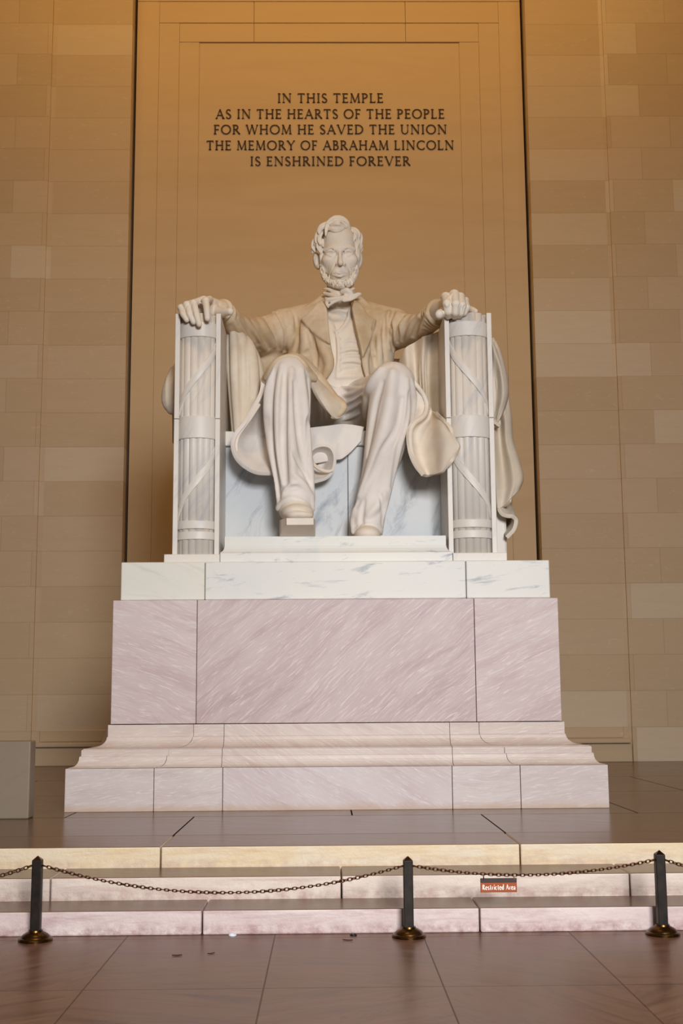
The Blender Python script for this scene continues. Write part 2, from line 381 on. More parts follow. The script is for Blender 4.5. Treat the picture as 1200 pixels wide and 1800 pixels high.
for s, xd in ((-1, DX0), (1, DX1)):
    b = MB(); r0, r1 = [], []
    for off, z in prof:
        r0.append((xd+s*off, DY-off+0.003, z)); r1.append((xd+s*off, PYB-INS+off, z))
    for r in (r0, r1):
        r.append((xd-s*0.5, r[0][1], zb+0.004)); r.append((xd-s*0.5, r[0][1], zd0-0.008))
    b.ring_loft([r0, r1]); b.build('side_moulding', M_MOULD[0], ped)
xs = [DX0, xj[0], xj[3], DX1]
for i in range(3):
    b = MB(); b.box(xs[i]+g*(i > 0), xs[i+1]-g*(i < 2), DY, PYB-INS, zd0, zd1-0.006)
    b.build('die_block', M_DIE[i], ped, bevel=0.006)
SX0, SX1, SY = DX0+0.075, DX1-0.075, DY+0.075
xs = [SX0, X(360, 1020, SY), X(819, 1020, SY), SX1]
for i in range(3):
    b = MB(); b.box(xs[i]+g*(i > 0), xs[i+1]-g*(i < 2), SY, PYB-INS-0.07, zd1, zs1)
    b.build('top_slab', M_SLABL if i == 0 else M_SLAB, ped, bevel=0.012)
ZS = zs1

# ------------------------------------------------------------------ marble chair
chair = thing('marble_armchair', 'square marble armchair with bundled rods carved on both arm fronts', 'chair', (0.0, 16.3, ZS))
YA = 15.0
zfp = Z(590, 943, 14.93); zpl = Z(340, 974.5, 14.9); zmid = Z(590, 971, 14.9)
def b_(name, mat, bev, *bx):
    b = MB()
    for q in bx: b.box(*q)
    return b.build(name, mat, chair, bevel=bev)
lxa, lxb = X(304, 900, YA), X(388.5, 560, YA)
rxa, rxb = X(780, 560, YA), X(868, 760, YA)
b_('arm_base', M_CHAIR, 0.008, (X(288, 980, 14.87), X(386, 980, 14.87), 14.87, 17.9, ZS, zpl))
b_('arm_base', M_CHAIR, 0.008, (X(796, 980, 14.87), X(891, 980, 14.87), 14.87, 17.9, ZS, zpl))
b_('foot_slab', M_SLAB, 0.008, (X(386, 980, 14.87)+0.004, X(796, 980, 14.87)-0.004, 14.87, 17.9, ZS, zmid))
# foot rest with flared bottom
b = MB(); fx0, fx1 = X(395, 950, 14.93), X(783.5, 950, 14.93); r0, r1 = [], []
for off, t in ((0, 1.0), (0, 0.42), (0.008, 0.25), (0.025, 0.1), (0.045, 0.04), (0.05, 0.0)):
    z = zmid+0.004+(zfp-zmid)*t; r0.append((fx0-off, 14.93-off*0.6, z)); r1.append((fx1+off, 14.93-off*0.6, z))
for r in (r0, r1): r.append((r[-1][0], 16.2, r[-1][2])); r.append((r[0][0], 16.2, r[0][2]))
b.ring_loft([r0, r1]); b.build('foot_rest', M_SLAB, chair)
zarm = Z(347, 552.5, YA)
# seat
zst = Z(400, 757, 15.8)
b_('seat_front', M_SEAT, 0.01, (lxb-0.02, X(611, 850, 15.9), 15.9, 17.6, zmid, zst-0.2), (X(611, 850, 15.9)+0.004, rxa+0.02, 15.9, 17.6, zmid, zst-0.2))
b_('seat', M_CHAIR, 0.012, (lxb-0.02, rxa+0.02, 15.83, 17.6, zst-0.196, zst))
b_('chair_back', M_CHAIR, 0.02, (lxa+0.05, rxb-0.05, 17.5, 18.0, zmid, 6.75))
def arm(xa, xb, mirror):
    ym = 0.5*(xa+xb); zj = Z(0.5*(345), 738, YA)
    zjo = Z(347, 737, YA)
    b_('arm', M_CHAIR, 0.012, (xa, xb, YA+0.05, 17.6, zpl, zarm))
    wf = 0.062
    # edge fillets framing the bundle
    for s in (0, 1):
        x0 = xa if s == 0 else xb-wf
        b_('edge_fillet', M_CHAIR, 0.006, (x0, x0+wf, YA-0.03, YA+0.052, zpl, zjo-0.003), (x0, x0+wf, YA-0.03, YA+0.052, zjo+0.003, zarm))
    # bundle of rods
    a, d = (xb-xa)/2-wf-0.012, 0.14
    root = MB()
    rings = []
    for z in (zpl, zarm-0.01):
        rings.append([(ym+(a-0.03)*math.cos(t), YA+0.06-(d-0.035)*math.sin(t), z) for t in np.linspace(0, math.pi, 17)])
    root.ring_loft(rings); core = root.build('rod_bundle', M_CHAIR, chair)
    th = np.linspace(0, math.pi, 7)
    for i in range(6):
        t = 0.5*(th[i]+th[i+1]); rr = 0.066
        px, py = ym+(a-0.056)*math.cos(t), YA+0.055-(d-0.058)*math.sin(t)
        b = MB(); b.tube([(px, py, zpl), (px, py, zarm-0.012-0.02*(i in (0, 5)))], rr, 14)
        o = b.build('rod', M_CHAIR, core, smooth=False)
        o.data.polygons.foreach_set('use_smooth', [len(p.vertices) == 4 for p in o.data.polygons])
    def band(pt, pb, ext=0.024):
        z1, z0 = Z(347, pt, YA), Z(347, pb, YA)
        b = MB(); out = []
        for e, z in ((-0.02, z0), (ext-0.004, z0), (ext, z0+0.006), (ext, z1-0.006), (ext-0.004, z1), (-0.02, z1)):
            out.append([(ym+(a+e)*math.cos(t), YA+0.052-(d+e)*math.sin(t), z) for t in np.linspace(-0.02, math.pi+0.02, 41)])
        b.ring_loft(out, closed=False); o = b.build('band', M_CHAIR, core, smooth=False); return o
    band(569.5, 595); band(734, 772.5); band(917, 931, 0.022); band(936, 949.5, 0.022)
    def strap(p_hi, p_lo, wd):
        b = MB(); rings = []
        for q in np.linspace(0, 1, 40):
            t = math.pi*(0.03+0.94*q)
            if mirror: t = math.pi-t
            zc = Z(347, p_hi+(p_lo-p_hi)*q, YA)
            ring = []
            for e, dz in ((-0.02, wd/2), (0.018, wd/2), (0.021, 0), (0.018, -wd/2), (-0.02, -wd/2)):
                ring.append((ym+(a+e)*math.cos(t), YA+0.052-(d+e)*math.sin(t), zc+dz))
            rings.append(ring)
        b.ring_loft(rings); b.build('strap', M_CHAIR, core)
    strap(606, 722, 0.13); strap(790, 907, 0.13)
arm(lxa, lxb, False); arm(rxa, rxb, True)

# ------------------------------------------------------------------ lettering
def arc(cx, cy, rx, ry, a0, a1, wt, wn, n=18):
    pts = []
    for k in range(n+1):
        a = math.radians(a0+(a1-a0)*k/n)
        wv = wn+(wt-wn)*abs(math.cos(a))**1.3
        pts.append((cx+rx*math.cos(a), cy+ry*math.sin(a), wv))
    return pts
T_, N_ = 0.135, 0.062
def L(x0, y0, x1, y1, w): return [(x0, y0, w), (x1, y1, w)]
def S(x, y, w=0.25): return [(x-w/2, y, 0.05), (x+w/2, y, 0.05)]
b0, b1 = 0.025, 0.975
GL = {
 'A': (0.84, [L(.08,0,.42,1,N_), L(.41,1,.76,0,T_), L(.2,.36,.6,.36,N_), S(.09,b0,.2), S(.76,b0,.24)]),
 'B': (0.62, [L(.13,0,.13,1,T_), arc(.22,.76,.24,.225,90,-90,T_,N_), arc(.24,.275,.29,.255,90,-90,T_,N_), L(.1,.97,.24,.97,N_), L(.1,.03,.26,.03,N_), L(.13,.53,.25,.53,N_), S(.08,b0,.14), S(.08,b1,.14)]),
 'C': (0.84, [arc(.5,.5,.42,.475,48,312,T_,N_,28), L(.78,.78,.78,.93,.05), L(.78,.22,.78,.09,.05)]),
 'D': (0.84, [L(.14,0,.14,1,T_), arc(.3,.5,.46,.47,90,-90,T_,N_,24), L(.1,.97,.32,.97,N_), L(.1,.03,.32,.03,N_), S(.08,b0,.14), S(.08,b1,.14)]),
 'E': (0.60, [L(.14,0,.14,1,T_), L(.1,.97,.53,.97,N_), L(.1,.03,.55,.03,N_), L(.14,.52,.45,.52,N_), L(.52,1,.52,.86,.05), L(.54,0,.54,.15,.05), L(.45,.6,.45,.44,.05), S(.08,b0,.14), S(.08,b1,.14)]),
 'F': (0.56, [L(.14,0,.14,1,T_), L(.1,.97,.52,.97,N_), L(.14,.5,.43,.5,N_), L(.51,1,.51,.85,.05), L(.43,.58,.43,.42,.05), S(.14,b0,.26), S(.08,b1,.14)]),
 'H': (0.86, [L(.15,0,.15,1,T_), L(.71,0,.71,1,T_), L(.15,.52,.71,.52,N_), S(.15,b0), S(.15,b1), S(.71,b0), S(.71,b1)]),
 'I': (0.32, [L(.16,0,.16,1,T_), S(.16,b0), S(.16,b1)]),
 'L': (0.60, [L(.14,0,.14,1,T_), L(.1,.03,.55,.03,N_), L(.54,0,.54,.17,.05), S(.08,b0,.14), S(.14,b1,.26)]),
 'M': (1.0, [L(.12,0,.17,1,N_), L(.17,1,.49,.04,T_), L(.49,.04,.82,1,N_), L(.82,1,.87,0,T_), S(.12,b0,.2), S(.87,b0,.24), S(.14,b1,.14), S(.85,b1,.14)]),
 'N': (0.90, [L(.14,0,.14,1,N_), L(.14,1,.76,.03,T_), L(.76,0,.76,1,N_), S(.14,b0,.22), S(.1,b1,.16), S(.76,b1,.22)]),
 'O': (0.98, [arc(.49,.5,.42,.475,0,360,T_,N_,40)]),
 'P': (0.62, [L(.14,0,.14,1,T_), arc(.24,.73,.28,.25,90,-90,T_,N_), L(.1,.97,.26,.97,N_), L(.14,.48,.26,.48,N_), S(.14,b0,.26), S(.08,b1,.14)]),
 'R': (0.74, [L(.14,0,.14,1,T_), arc(.24,.74,.27,.24,90,-90,T_,N_), L(.1,.97,.26,.97,N_), L(.14,.5,.26,.5,N_), L(.3,.5,.68,0,T_), S(.14,b0,.26), S(.08,b1,.14), S(.68,b0,.14)]),
 'S': (0.56, [arc(.28,.74,.19,.235,40,200,T_*.9,N_,14)+[(.28,.51,T_)]+arc(.28,.255,.21,.235,20,-150,T_*.9,N_,14), L(.44,.95,.44,.82,.05), L(.09,.05,.09,.2,.05)]),
 'T': (0.74, [L(.37,0,.37,1,T_), L(.05,.97,.69,.97,N_), L(.06,1,.06,.84,.05), L(.68,1,.68,.84,.05), S(.37,b0)]),
 'U': (0.84, [L(.14,1,.14,.36,T_), arc(.42,.34,.28,.32,180,360,T_*.8,N_), L(.7,.34,.7,1,N_), S(.14,b1), S(.7,b1,.2)]),
 'V': (0.84, [L(.09,1,.43,0,T_), L(.43,0,.75,1,N_), S(.09,b1,.24), S(.75,b1,.2)]),
 'W': (1.16, [L(.08,1,.34,0,T_), L(.34,0,.58,1,N_), L(.58,1,.84,0,T_), L(.84,0,1.08,1,N_), S(.08,b1,.22), S(.58,b1,.2), S(1.08,b1,.18)]),
 'Y': (0.78, [L(.07,1,.4,.48,T_), L(.4,.48,.7,1,N_), L(.4,0,.4,.5,T_), S(.07,b1,.22), S(.7,b1,.2), S(.4,b0)]),
 'e': (0.54, [arc(.27,.32,.21,.30,5,325,T_,N_*1.3,22), L(.07,.36,.48,.36,.08)]),
 's': (0.46, [arc(.22,.47,.13,.155,35,205,T_*.9,N_,10)+[(.22,.32,T_)]+arc(.22,.165,.15,.15,20,-150,T_*.9,N_,10)]),
 't': (0.44, [L(.19,.1,.19,.86,T_), L(.0,.6,.42,.6,.10), arc(.3,.12,.11,.1,180,310,N_*1.5,N_*1.2,8)]),
 'r': (0.46, [L(.14,0,.14,.63,T_), arc(.3,.42,.14,.18,150,50,T_,N_*1.4,8), S(.14,b0,.26), S(.08,.6,.12)]),
 'i': (0.30, [L(.15,0,.15,.63,T_), L(.15,.8,.15,.93,T_*1.1), S(.15,b0,.26), S(.1,.6,.14)]),
 'c': (0.50, [arc(.27,.32,.21,.30,50,315,T_,N_,20)]),
 'd': (0.62, [arc(.26,.31,.2,.29,60,300,T_,N_,20), L(.46,0,.46,1.03,T_), S(.4,1.0,.14), S(.52,b0,.12)]),
 'a': (0.52, [arc(.22,.45,.16,.17,150,0,N_*1.6,N_,10), L(.38,0,.38,.46,T_), arc(.22,.18,.16,.17,60,300,T_*.9,N_,14), S(.44,b0,.12)]),
}
def text_mb(mb, text, x0, x1, zb, h, y, thick, boldx=1.0):
    gap, word = 0.13, 0.42
    pen = 0.0; items = []
    for ch in text:
        if ch == ' ': pen += word; continue
        wd, st = GL[ch]; items.append((pen, st)); pen += wd+gap
    pen -= gap
    sx = (x1-x0)/pen; sz = h
    for off, st in items:
        for line in st:
            P = [np.array([(p[0]+off)*sx, p[1]*sz]) for p in line]; Wd = [p[2]*h*0.5*boldx for p in line]
            lf, rt = [], []
            for i, p in enumerate(P):
                t = P[min(i+1, len(P)-1)]-P[max(i-1, 0)]; t = t/(np.linalg.norm(t)+1e-9); nn = np.array([-t[1], t[0]])
                lf.append(p+nn*Wd[i]); rt.append(p-nn*Wd[i])
            rings = []
            for i in range(len(P)):
                rings.append([(x0+lf[i][0], y, zb+lf[i][1]), (x0+rt[i][0], y, zb+rt[i][1]), (x0+rt[i][0], y+thick, zb+rt[i][1]), (x0+lf[i][0], y+thick, zb+lf[i][1])])
            mb.ring_loft(rings)
def words(text, x0, x1):
    gap, word = 0.13, 0.42; pen = 0.0; out = []
    for wd in text.split(' '):
        st = pen
        for ch in wd: pen += GL[ch][0]+gap
        out.append((wd, st, pen-gap)); pen += word
    tot = pen-word-gap; k = (x1-x0)/tot
    return [(wd, x0+a*k, x0+b*k) for wd, a, b in out]
M_LET = mat_plain('dark_bronze_lettering', (66, 44, 22), 0.6, 0.3)
YI = YN+0.05
ins = thing('wall_inscription', 'five lines of dark capital lettering on the wall panel above the statue', 'inscription', (0.1, YI, Z(580, 292, YI)))
for text, xa, xb, yt, yb in (('IN THIS TEMPLE', 487.5, 673.5, 164.7, 180.6), ('AS IN THE HEARTS OF THE PEOPLE', 379, 781, 192.5, 208.6),
        ('FOR WHOM HE SAVED THE UNION', 375.5, 785, 219.8, 235.8), ('THE MEMORY OF ABRAHAM LINCOLN', 362.5, 797.5, 247.6, 263.6), ('IS ENSHRINED FOREVER', 439.5, 721, 275.5, 291.4)):
    ln = bpy.data.objects.new('text_line', None); COL.objects.link(ln); ln.parent = ins; ln.empty_display_size = 0.1
    ln.location = (0, 0, Z(580, yb, YI)-ins.location.z)
    xs_, xe_ = X(xa, yb, YI), X(xb, yb, YI)
    for wt, wa, wb in words(text, xs_, xe_):
        b = MB(); text_mb(b, wt, wa, wb, Z(580, yb, YI), Z(580, yt, YI)-Z(580, yb, YI), YI-0.02, 0.03, 1.05)
        o = b.build('word', M_LET); o.parent = ln; o.matrix_parent_inverse = Matrix.Translation(-Vector((ins.location.x, ins.location.y, Z(580, yb, YI))))

# ------------------------------------------------------------------ chain barrier
M_POST = N('aged_dark_bronze', 0.5, 0.4, 0.5)
_c = M_POST.ramp(M_POST.noise(M_POST.coords(), 14, 5, 0.6), [(0.35, rgb(24, 20, 18)), (0.7, rgb(44, 34, 26))]); M_POST.color(_c); M_POST = M_POST.m
M_BRONZE = N('worn_bronze', 0.32, 0.5, 0.9)
_c = M_BRONZE.ramp(M_BRONZE.noise(M_BRONZE.coords(), 18, 5, 0.6), [(0.35, rgb(48, 34, 18)), (0.7, rgb(108, 74, 36))]); M_BRONZE.color(_c); M_BRONZE = M_BRONZE.m
M_CHAIN = mat_plain('chain_brown_metal', (92, 58, 38), 0.4, 0.5, 0.8)
posts = []
def bollard(x, y, ztop, label):
    t = thing('barrier_post', label, 'post', (x, y, 0), 'bronze chain posts at the foot of the steps')
    b = MB(); b.lathe([(0.128, 0.0), (0.130, 0.012), (0.124, 0.022), (0.110, 0.026), (0.106, 0.036), (0.092, 0.048), (0.066, 0.062), (0.056, 0.066), (0.052, 0.078), (0.0, 0.078)], x, y, 40)
    o = b.build('base', M_BRONZE, t); o.data.polygons.foreach_set('use_smooth', [True]*len(o.data.polygons))
    o.modifiers.new('es', 'EDGE_SPLIT').split_angle = 0.6
    b = MB(); h = 0.0365
    b.box(x-h, x+h, y-h, y+h, 0.07, ztop-0.03); b.build('shaft', M_POST, t, bevel=0.006)
    b = MB(); q = h-0.003
    b.add([(x-q, y-q, ztop-0.03), (x+q, y-q, ztop-0.03), (x+q, y+q, ztop-0.03), (x-q, y+q, ztop-0.03), (x, y, ztop)], [(0, 1, 4), (1, 2, 4), (2, 3, 4), (3, 0, 4), (3, 2, 1, 0)])
    b.build('pointed_cap', M_BRONZE, t)
    for s in (-1, 1):
        b = MB(); b.tube([(x+s*0.036, y, ztop-0.075), (x+s*0.047, y, ztop-0.075)], 0.008, 10); b.build('ring_stud', M_BRONZE, t)
    posts.append((x, y, ztop))
pa = onz(62.5, 1647.5, 0); pb = onz(718.5, 1647, 0); pc = onz(1164.5, 1640, 0)
for p_, px_ in ((pa, 62.5), (pc, 1164.5)):
    p_[1] = min(p_[1], 9.635); p_[0] = X(px_, 1640, p_[1])
bollard(pa[0], pa[1], Z(62, 1504, pa[1]), 'leftmost dark bronze chain post on a round stepped foot')
bollard(pb[0], pb[1], Z(719, 1504.5, pb[1]), 'middle dark bronze chain post, with the longest chain on its left')
bollard(pc[0], pc[1], Z(1163, 1494, pc[1]), 'rightmost dark bronze chain post, right of the small orange sign')
def link_mesh():
    b = MB(); n = 20; Lh, Wh, r = 0.019, 0.0115, 0.0042
    pts = []
    for k in range(n):
        a = 2*math.pi*k/n; pts.append((Lh*math.copysign(abs(math.cos(a))**0.75, math.cos(a)), Wh*math.copysign(abs(math.sin(a))**0.8, math.sin(a)), 0.0))
    rings = []
    for k in range(n):
        p = np.array(pts[k]); t = np.array(pts[(k+1) % n])-np.array(pts[k-1]); t = t/np.linalg.norm(t); nn = np.array([-t[1], t[0], 0])
        rings.append([p+r*(math.cos(2*math.pi*j/6)*nn+math.sin(2*math.pi*j/6)*np.array([0, 0, 1])) for j in range(6)])
    rings.append(rings[0]); b.ring_loft(rings, True, False)
    return b
chain_pts = {}
def chain(A, B, low, label, name='barrier_chain'):
    A, B = np.array(A, float), np.array(B, float)
    t = thing(name, label, 'chain', A, 'sagging chains between the posts')
    mid = 0.5*(A+B); base = min(A[2], B[2]); D = 0.5*(A[2]+B[2])-low
    def pos(s): p = A+(B-A)*s; p[2] -= 4*D*s*(1-s); return p
    ss = np.linspace(0, 1, 600); P = np.array([pos(s) for s in ss]); d = np.r_[0, np.cumsum(np.linalg.norm(np.diff(P, axis=0), axis=1))]
    n = int(round(d[-1]/0.0305)); n = min(n, 100)
    first = None
    for i in range(n):
        s = np.interp((i+0.5)*d[-1]/n, d, ss); c = pos(s); v = pos(min(s+0.003, 1))-pos(max(s-0.003, 0)); v = Vector(v).normalized()
        if first is None: first = link_mesh().build('link', M_CHAIN, None, smooth=True); o = first
        else:
            o = bpy.data.objects.new('link', first.data); COL.objects.link(o)
        up = Vector((0, 0, 1)); side = v.cross(up).normalized(); up2 = side.cross(v)
        roll = (0.35 if i % 2 == 0 else 1.15)+0.25*math.sin(i*0.35)
        a = side*math.cos(roll)+up2*math.sin(roll); c2 = v.cross(a)
        k = (d[-1]/n)/0.0305
        mm = Matrix(((v.x*k, a.x, c2.x, c[0]), (v.y*k, a.y, c2.y, c[1]), (v.z*k, a.z, c2.z, c[2]), (0, 0, 0, 1)))
        o.parent = t; o.matrix_parent_inverse = Matrix.Translation(-t.location); o.matrix_world = mm
        o.matrix_basis = mm
    return pos
P0, P1, P2 = posts
AZ = 0.075
e = 0.045
chain((P0[0]+e, P0[1], P0[2]-AZ), (P1[0]-e, P1[1], P1[2]-AZ), Z(400, 1573, 9.53), 'long sagging chain between the leftmost and the middle post')
posc = chain((P1[0]+e, P1[1], P1[2]-AZ), (P2[0]-e, P2[1], P2[2]-AZ), Z(905, 1541, 9.55), 'chain between the middle and right posts, carrying the orange sign')
# the barrier goes on past both sides of the frame
for (px_, py_, pz_), s, lab in ((P0, -1, 'short piece of chain left of the leftmost post, cut by the frame'), (P2, 1, 'short piece of chain right of the rightmost post, cut by the frame')):
    x2 = px_+s*2.3
    chain((px_+s*e, py_, pz_-AZ), (x2-s*e, py_, pz_-AZ), pz_-AZ-0.19, lab)
    bollard(x2, py_, pz_, 'chain post out of the frame past the '+('left' if s < 0 else 'right')+' end of the barrier')
# sign
yS = P1[1]+(P2[1]-P1[1])*0.345
sx0, sx1 = X(844, 1556, yS), X(908, 1556, yS); sz1, sz0 = Z(876, 1543.5, yS), Z(876, 1568.5, yS); szm = Z(876, 1551.5, yS)
M_ORANGE = mat_plain('sign_orange', (152, 68, 14), 0.5, 0.4); M_SBLK = mat_plain('sign_dark_strip', (52, 34, 28), 0.5, 0.4); M_WHITE = mat_plain('sign_white_paint', (248, 240, 230), 0.5, 0.3)
sg = thing('restricted_area_sign', 'small orange Restricted Area sign hanging from the chain', 'sign', (0.5*(sx0+sx1), yS, sz0))
b = MB(); b.box(sx0, sx1, yS-0.004, yS+0.004, sz0, szm); b.build('panel', M_ORANGE, sg, bevel=0.002)
b = MB(); b.box(sx0, sx1, yS-0.004, yS+0.004, szm, sz1); b.build('header_strip', M_SBLK, sg, bevel=0.002)
b = MB(); text_mb(b, 'Restricted Area', X(847.5, 1563, yS), X(905.5, 1563, yS), Z(876, 1564, yS), Z(876, 1554.5, yS)-Z(876, 1564, yS), yS-0.0055, 0.003, 1.12)
b.build('lettering', M_WHITE, sg)
for q in (849.5, 903.5):
    xq = X(q, 1545, yS); b = MB(); zt = Z(q, 1540.5, yS)
    b.tube([(xq, yS-0.006, sz1-0.012), (xq+0.002, yS-0.01, sz1+0.004), (xq+0.001, yS-0.006, zt+0.006), (xq, yS+0.006, zt+0.008), (xq, yS+0.012, sz1), (xq, yS+0.005, sz1-0.012)], 0.003, 6)
    b.build('hook', M_SBLK if q < 870 else mat_plain('brass_hook', (190, 150, 90), 0.4, 0.5, 0.6), sg)

# ------------------------------------------------------------------ litter on the floor
M_LEAF = mat_plain('dry_leaf', (70, 26, 18), 0.7, 0.3)
def leaf(px, py, ln, wd, ang, label):
    c = onz(px, py, 0.0); b = MB(); rings = []
    for k in range(9):
        t = -1+k/4.0; hw = wd*(1-t*t)**0.7+0.0008
        rings.append([(ln*t, -hw, 0.004+0.004*t*t), (ln*t, 0, 0.001+0.003*t*t), (ln*t, hw, 0.006+0.004*t*t), (ln*t, 0, 0.003+0.003*t*t)])
    rings = [[(c[0]+p[0]*math.cos(ang)-p[1]*math.sin(ang), c[1]+p[0]*math.sin(ang)+p[1]*math.cos(ang), p[2]) for p in r] for r in rings]
    b.ring_loft(rings); tag(b.build('dry_leaf', M_LEAF, None), label, 'leaf', 'dry leaves on the floor')
leaf(311, 1680.5, 0.036, 0.016, 0.1, 'bigger dark dry leaf on the floor right of the leftmost post')
leaf(371, 1677, 0.028, 0.008, 0.5, 'thin dark dry leaf lying right of the bigger leaf')
leaf(611, 1653.5, 0.04, 0.010, -0.3, 'thin curled brown leaf on the floor left of the middle post')
def disc(name, px, py, r, rim, center, label, cat):
    c = onz(px, py, 0.0); t = thing(name, label, cat, (c[0], c[1], 0))
    b = MB(); b.lathe([(r*0.55, 0.001), (r, 0.001), (r, 0.010), (r*0.86, 0.013), (r*0.62, 0.010), (r*0.55, 0.004)], c[0], c[1], 24); b.build('rim', rim, t)
    b = MB(); b.lathe([(r*0.6, 0.002), (r*0.6, 0.006), (0.0, 0.0065)], c[0], c[1], 20); b.build('centre', center, t)
disc('bottle_top', 408.5, 1645, 0.030, mat_plain('cap_white', (214, 222, 230), 0.4), mat_plain('cap_blue_grey', (70, 84, 100), 0.4), 'small white-rimmed round bottle top lying against the lowest step', 'bottle top')
disc('plastic_disc', 621, 1644.5, 0.027, mat_plain('lid_black', (26, 22, 20), 0.4), mat_plain('lid_brown', (60, 42, 36), 0.5), 'small black round disc lying against the lowest step left of the middle post', 'disc')

# ------------------------------------------------------------------ carving tools: smooth solids on a grid, meshed with surface nets
def crom(P, n):
    """Catmull-Rom resample of rows of numbers to n samples"""
    P = np.asarray(P, float)
    if len(P) == 2: return np.array([P[0]+(P[1]-P[0])*t for t in np.linspace(0, 1, n)])
    Q = np.vstack([2*P[0]-P[1], P, 2*P[-1]-P[-2]]); out = []
    for s in np.linspace(0, len(P)-1-1e-9, n):
        i = int(s); t = s-i; a, b, c, d = Q[i], Q[i+1], Q[i+2], Q[i+3]
        out.append(0.5*((2*b)+(-a+c)*t+(2*a-5*b+4*c-d)*t*t+(-a+3*b-3*c+d)*t**3))
    return np.array(out)
def smin(a, b, k):
    h = np.clip(0.5+0.5*(b-a)/k, 0, 1); return b+(a-b)*h-k*h*(1-h)
def poly_sdf(poly, X_, Z_):
    """signed distance (negative inside) to a polygon of (x,z) points"""
    d = np.full(np.broadcast(X_, Z_).shape, 1e9); s = np.ones_like(d); n = len(poly)
    for i in range(n):
        ax, az = poly[i]; bx, bz = poly[i-1]
        ex, ez = bx-ax, bz-az; wx, wz = X_-ax, Z_-az
        t = np.clip((wx*ex+wz*ez)/(ex*ex+ez*ez+1e-12), 0, 1)
        d = np.minimum(d, (wx-ex*t)**2+(wz-ez*t)**2)
        c1, c2, c3 = Z_ >= az, Z_ < bz, ex*wz > ez*wx
        s = np.where((c1 & c2 & c3) | (~c1 & ~c2 & ~c3), -s, s)
    return s*np.sqrt(d)
class Carve:
    def __init__(self, pts, pad, h):
        P = np.array(pts, float); self.h = h
        self.lo = P.min(0)-pad; n = np.ceil((P.max(0)+pad-self.lo)/h).astype(int)+1
        self.n = n; self.ax = [(self.lo[i]+h*np.arange(n[i])).astype(np.float32) for i in range(3)]
        self.d = np.full(n, 2.0, np.float32)
    boost = 0.0
    def win(self, lo, hi):
        a = np.clip(np.floor((np.array(lo)-self.lo)/self.h).astype(int), 0, self.n-1)
        b = np.clip(np.ceil((np.array(hi)-self.lo)/self.h).astype(int)+1, 1, self.n)
        return tuple(slice(int(a[i]), int(max(b[i], a[i]+1))) for i in range(3))
    def grids(self, w):
        return self.ax[0][w[0]][:, None, None], self.ax[1][w[1]][None, :, None], self.ax[2][w[2]][None, None, :]
    def merge(self, w, t, k, op):
        if op == 'u': self.d[w] = smin(self.d[w], t, k)
        else: self.d[w] = -smin(-self.d[w], t, k)
    def chain(self, pts, rads, k=0.04, op='u', flat=(1, 1, 1), n=None, into=None):
        P = np.array(pts, float); R = np.array(rads if hasattr(rads, '__len__') else [rads]*len(P), float)
        if n: Q = crom(np.c_[P, R], n); P, R = Q[:, :3], np.maximum(Q[:, 3], 0.002)
        f = np.array(flat, float); m = k+self.h*3
        rb = R.max()/f
        W = self.win(P.min(0)-rb-m, P.max(0)+rb+m)
        t = np.full(self.d[W].shape, 2.0, np.float32); base = [q.start for q in W]
        mf = f.min()
        for i in range(len(P)-1):
            a, b = P[i], P[i+1]; r1, r2 = R[i], R[i+1]; rr = max(r1, r2)/f
            w = self.win(np.minimum(a, b)-rr-m, np.maximum(a, b)+rr+m)
            w2 = tuple(slice(max(w[j].start, W[j].start), min(w[j].stop, W[j].stop)) for j in range(3))
            gx, gy, gz = self.grids(w2)
            ab = (b-a)*f; L2 = float(ab@ab)+1e-12
            dx, dy, dz = (gx-a[0])*f[0], (gy-a[1])*f[1], (gz-a[2])*f[2]
            s = np.clip((dx*ab[0]+dy*ab[1]+dz*ab[2])/L2, 0, 1)
            q = (np.sqrt((dx-s*ab[0])**2+(dy-s*ab[1])**2+(dz-s*ab[2])**2)-(r1+(r2-r1)*s))/(f.max() if f.max() > 1 else 1)
            loc = tuple(slice(w2[j].start-base[j], w2[j].stop-base[j]) for j in range(3))
            t[loc] = np.minimum(t[loc], q)
        if into is not None: into[W] = np.minimum(into[W], t)
        else: self.merge(W, t, k, op)
    def ell(self, c, r, k=0.04, op='u', rot=None):
        c = np.array(c, float); r = np.array(r, float); R = r.max() if rot is not None else r
        m = k+self.h*3; W = self.win(c-R-m, c+R+m); gx, gy, gz = self.grids(W)
        dx, dy, dz = gx-c[0], gy-c[1], gz-c[2]
        if rot is not None:
            M = np.array(Matrix.Rotation(rot[1], 3, rot[0]).transposed())
            dx, dy, dz = (M[0,0]*dx+M[0,1]*dy+M[0,2]*dz, M[1,0]*dx+M[1,1]*dy+M[1,2]*dz, M[2,0]*dx+M[2,1]*dy+M[2,2]*dz)
        k0 = np.sqrt((dx/r[0])**2+(dy/r[1])**2+(dz/r[2])**2); k1 = np.sqrt((dx/r[0]**2)**2+(dy/r[1]**2)**2+(dz/r[2]**2)**2)
        self.merge(W, (k0*(k0-1)/(k1+1e-6)).astype(np.float32), k, op)
    def ring(self, c, axis, R, r, k=0.01, n=28):
        ax = np.array(axis, float); ax /= np.linalg.norm(ax); u = np.cross(ax, [0.2, 0.1, 1.0]); u /= np.linalg.norm(u); v = np.cross(ax, u)
        self.chain([np.array(c)+R*(math.cos(t)*u+math.sin(t)*v) for t in np.linspace(0, 2*math.pi, n)], r, k)
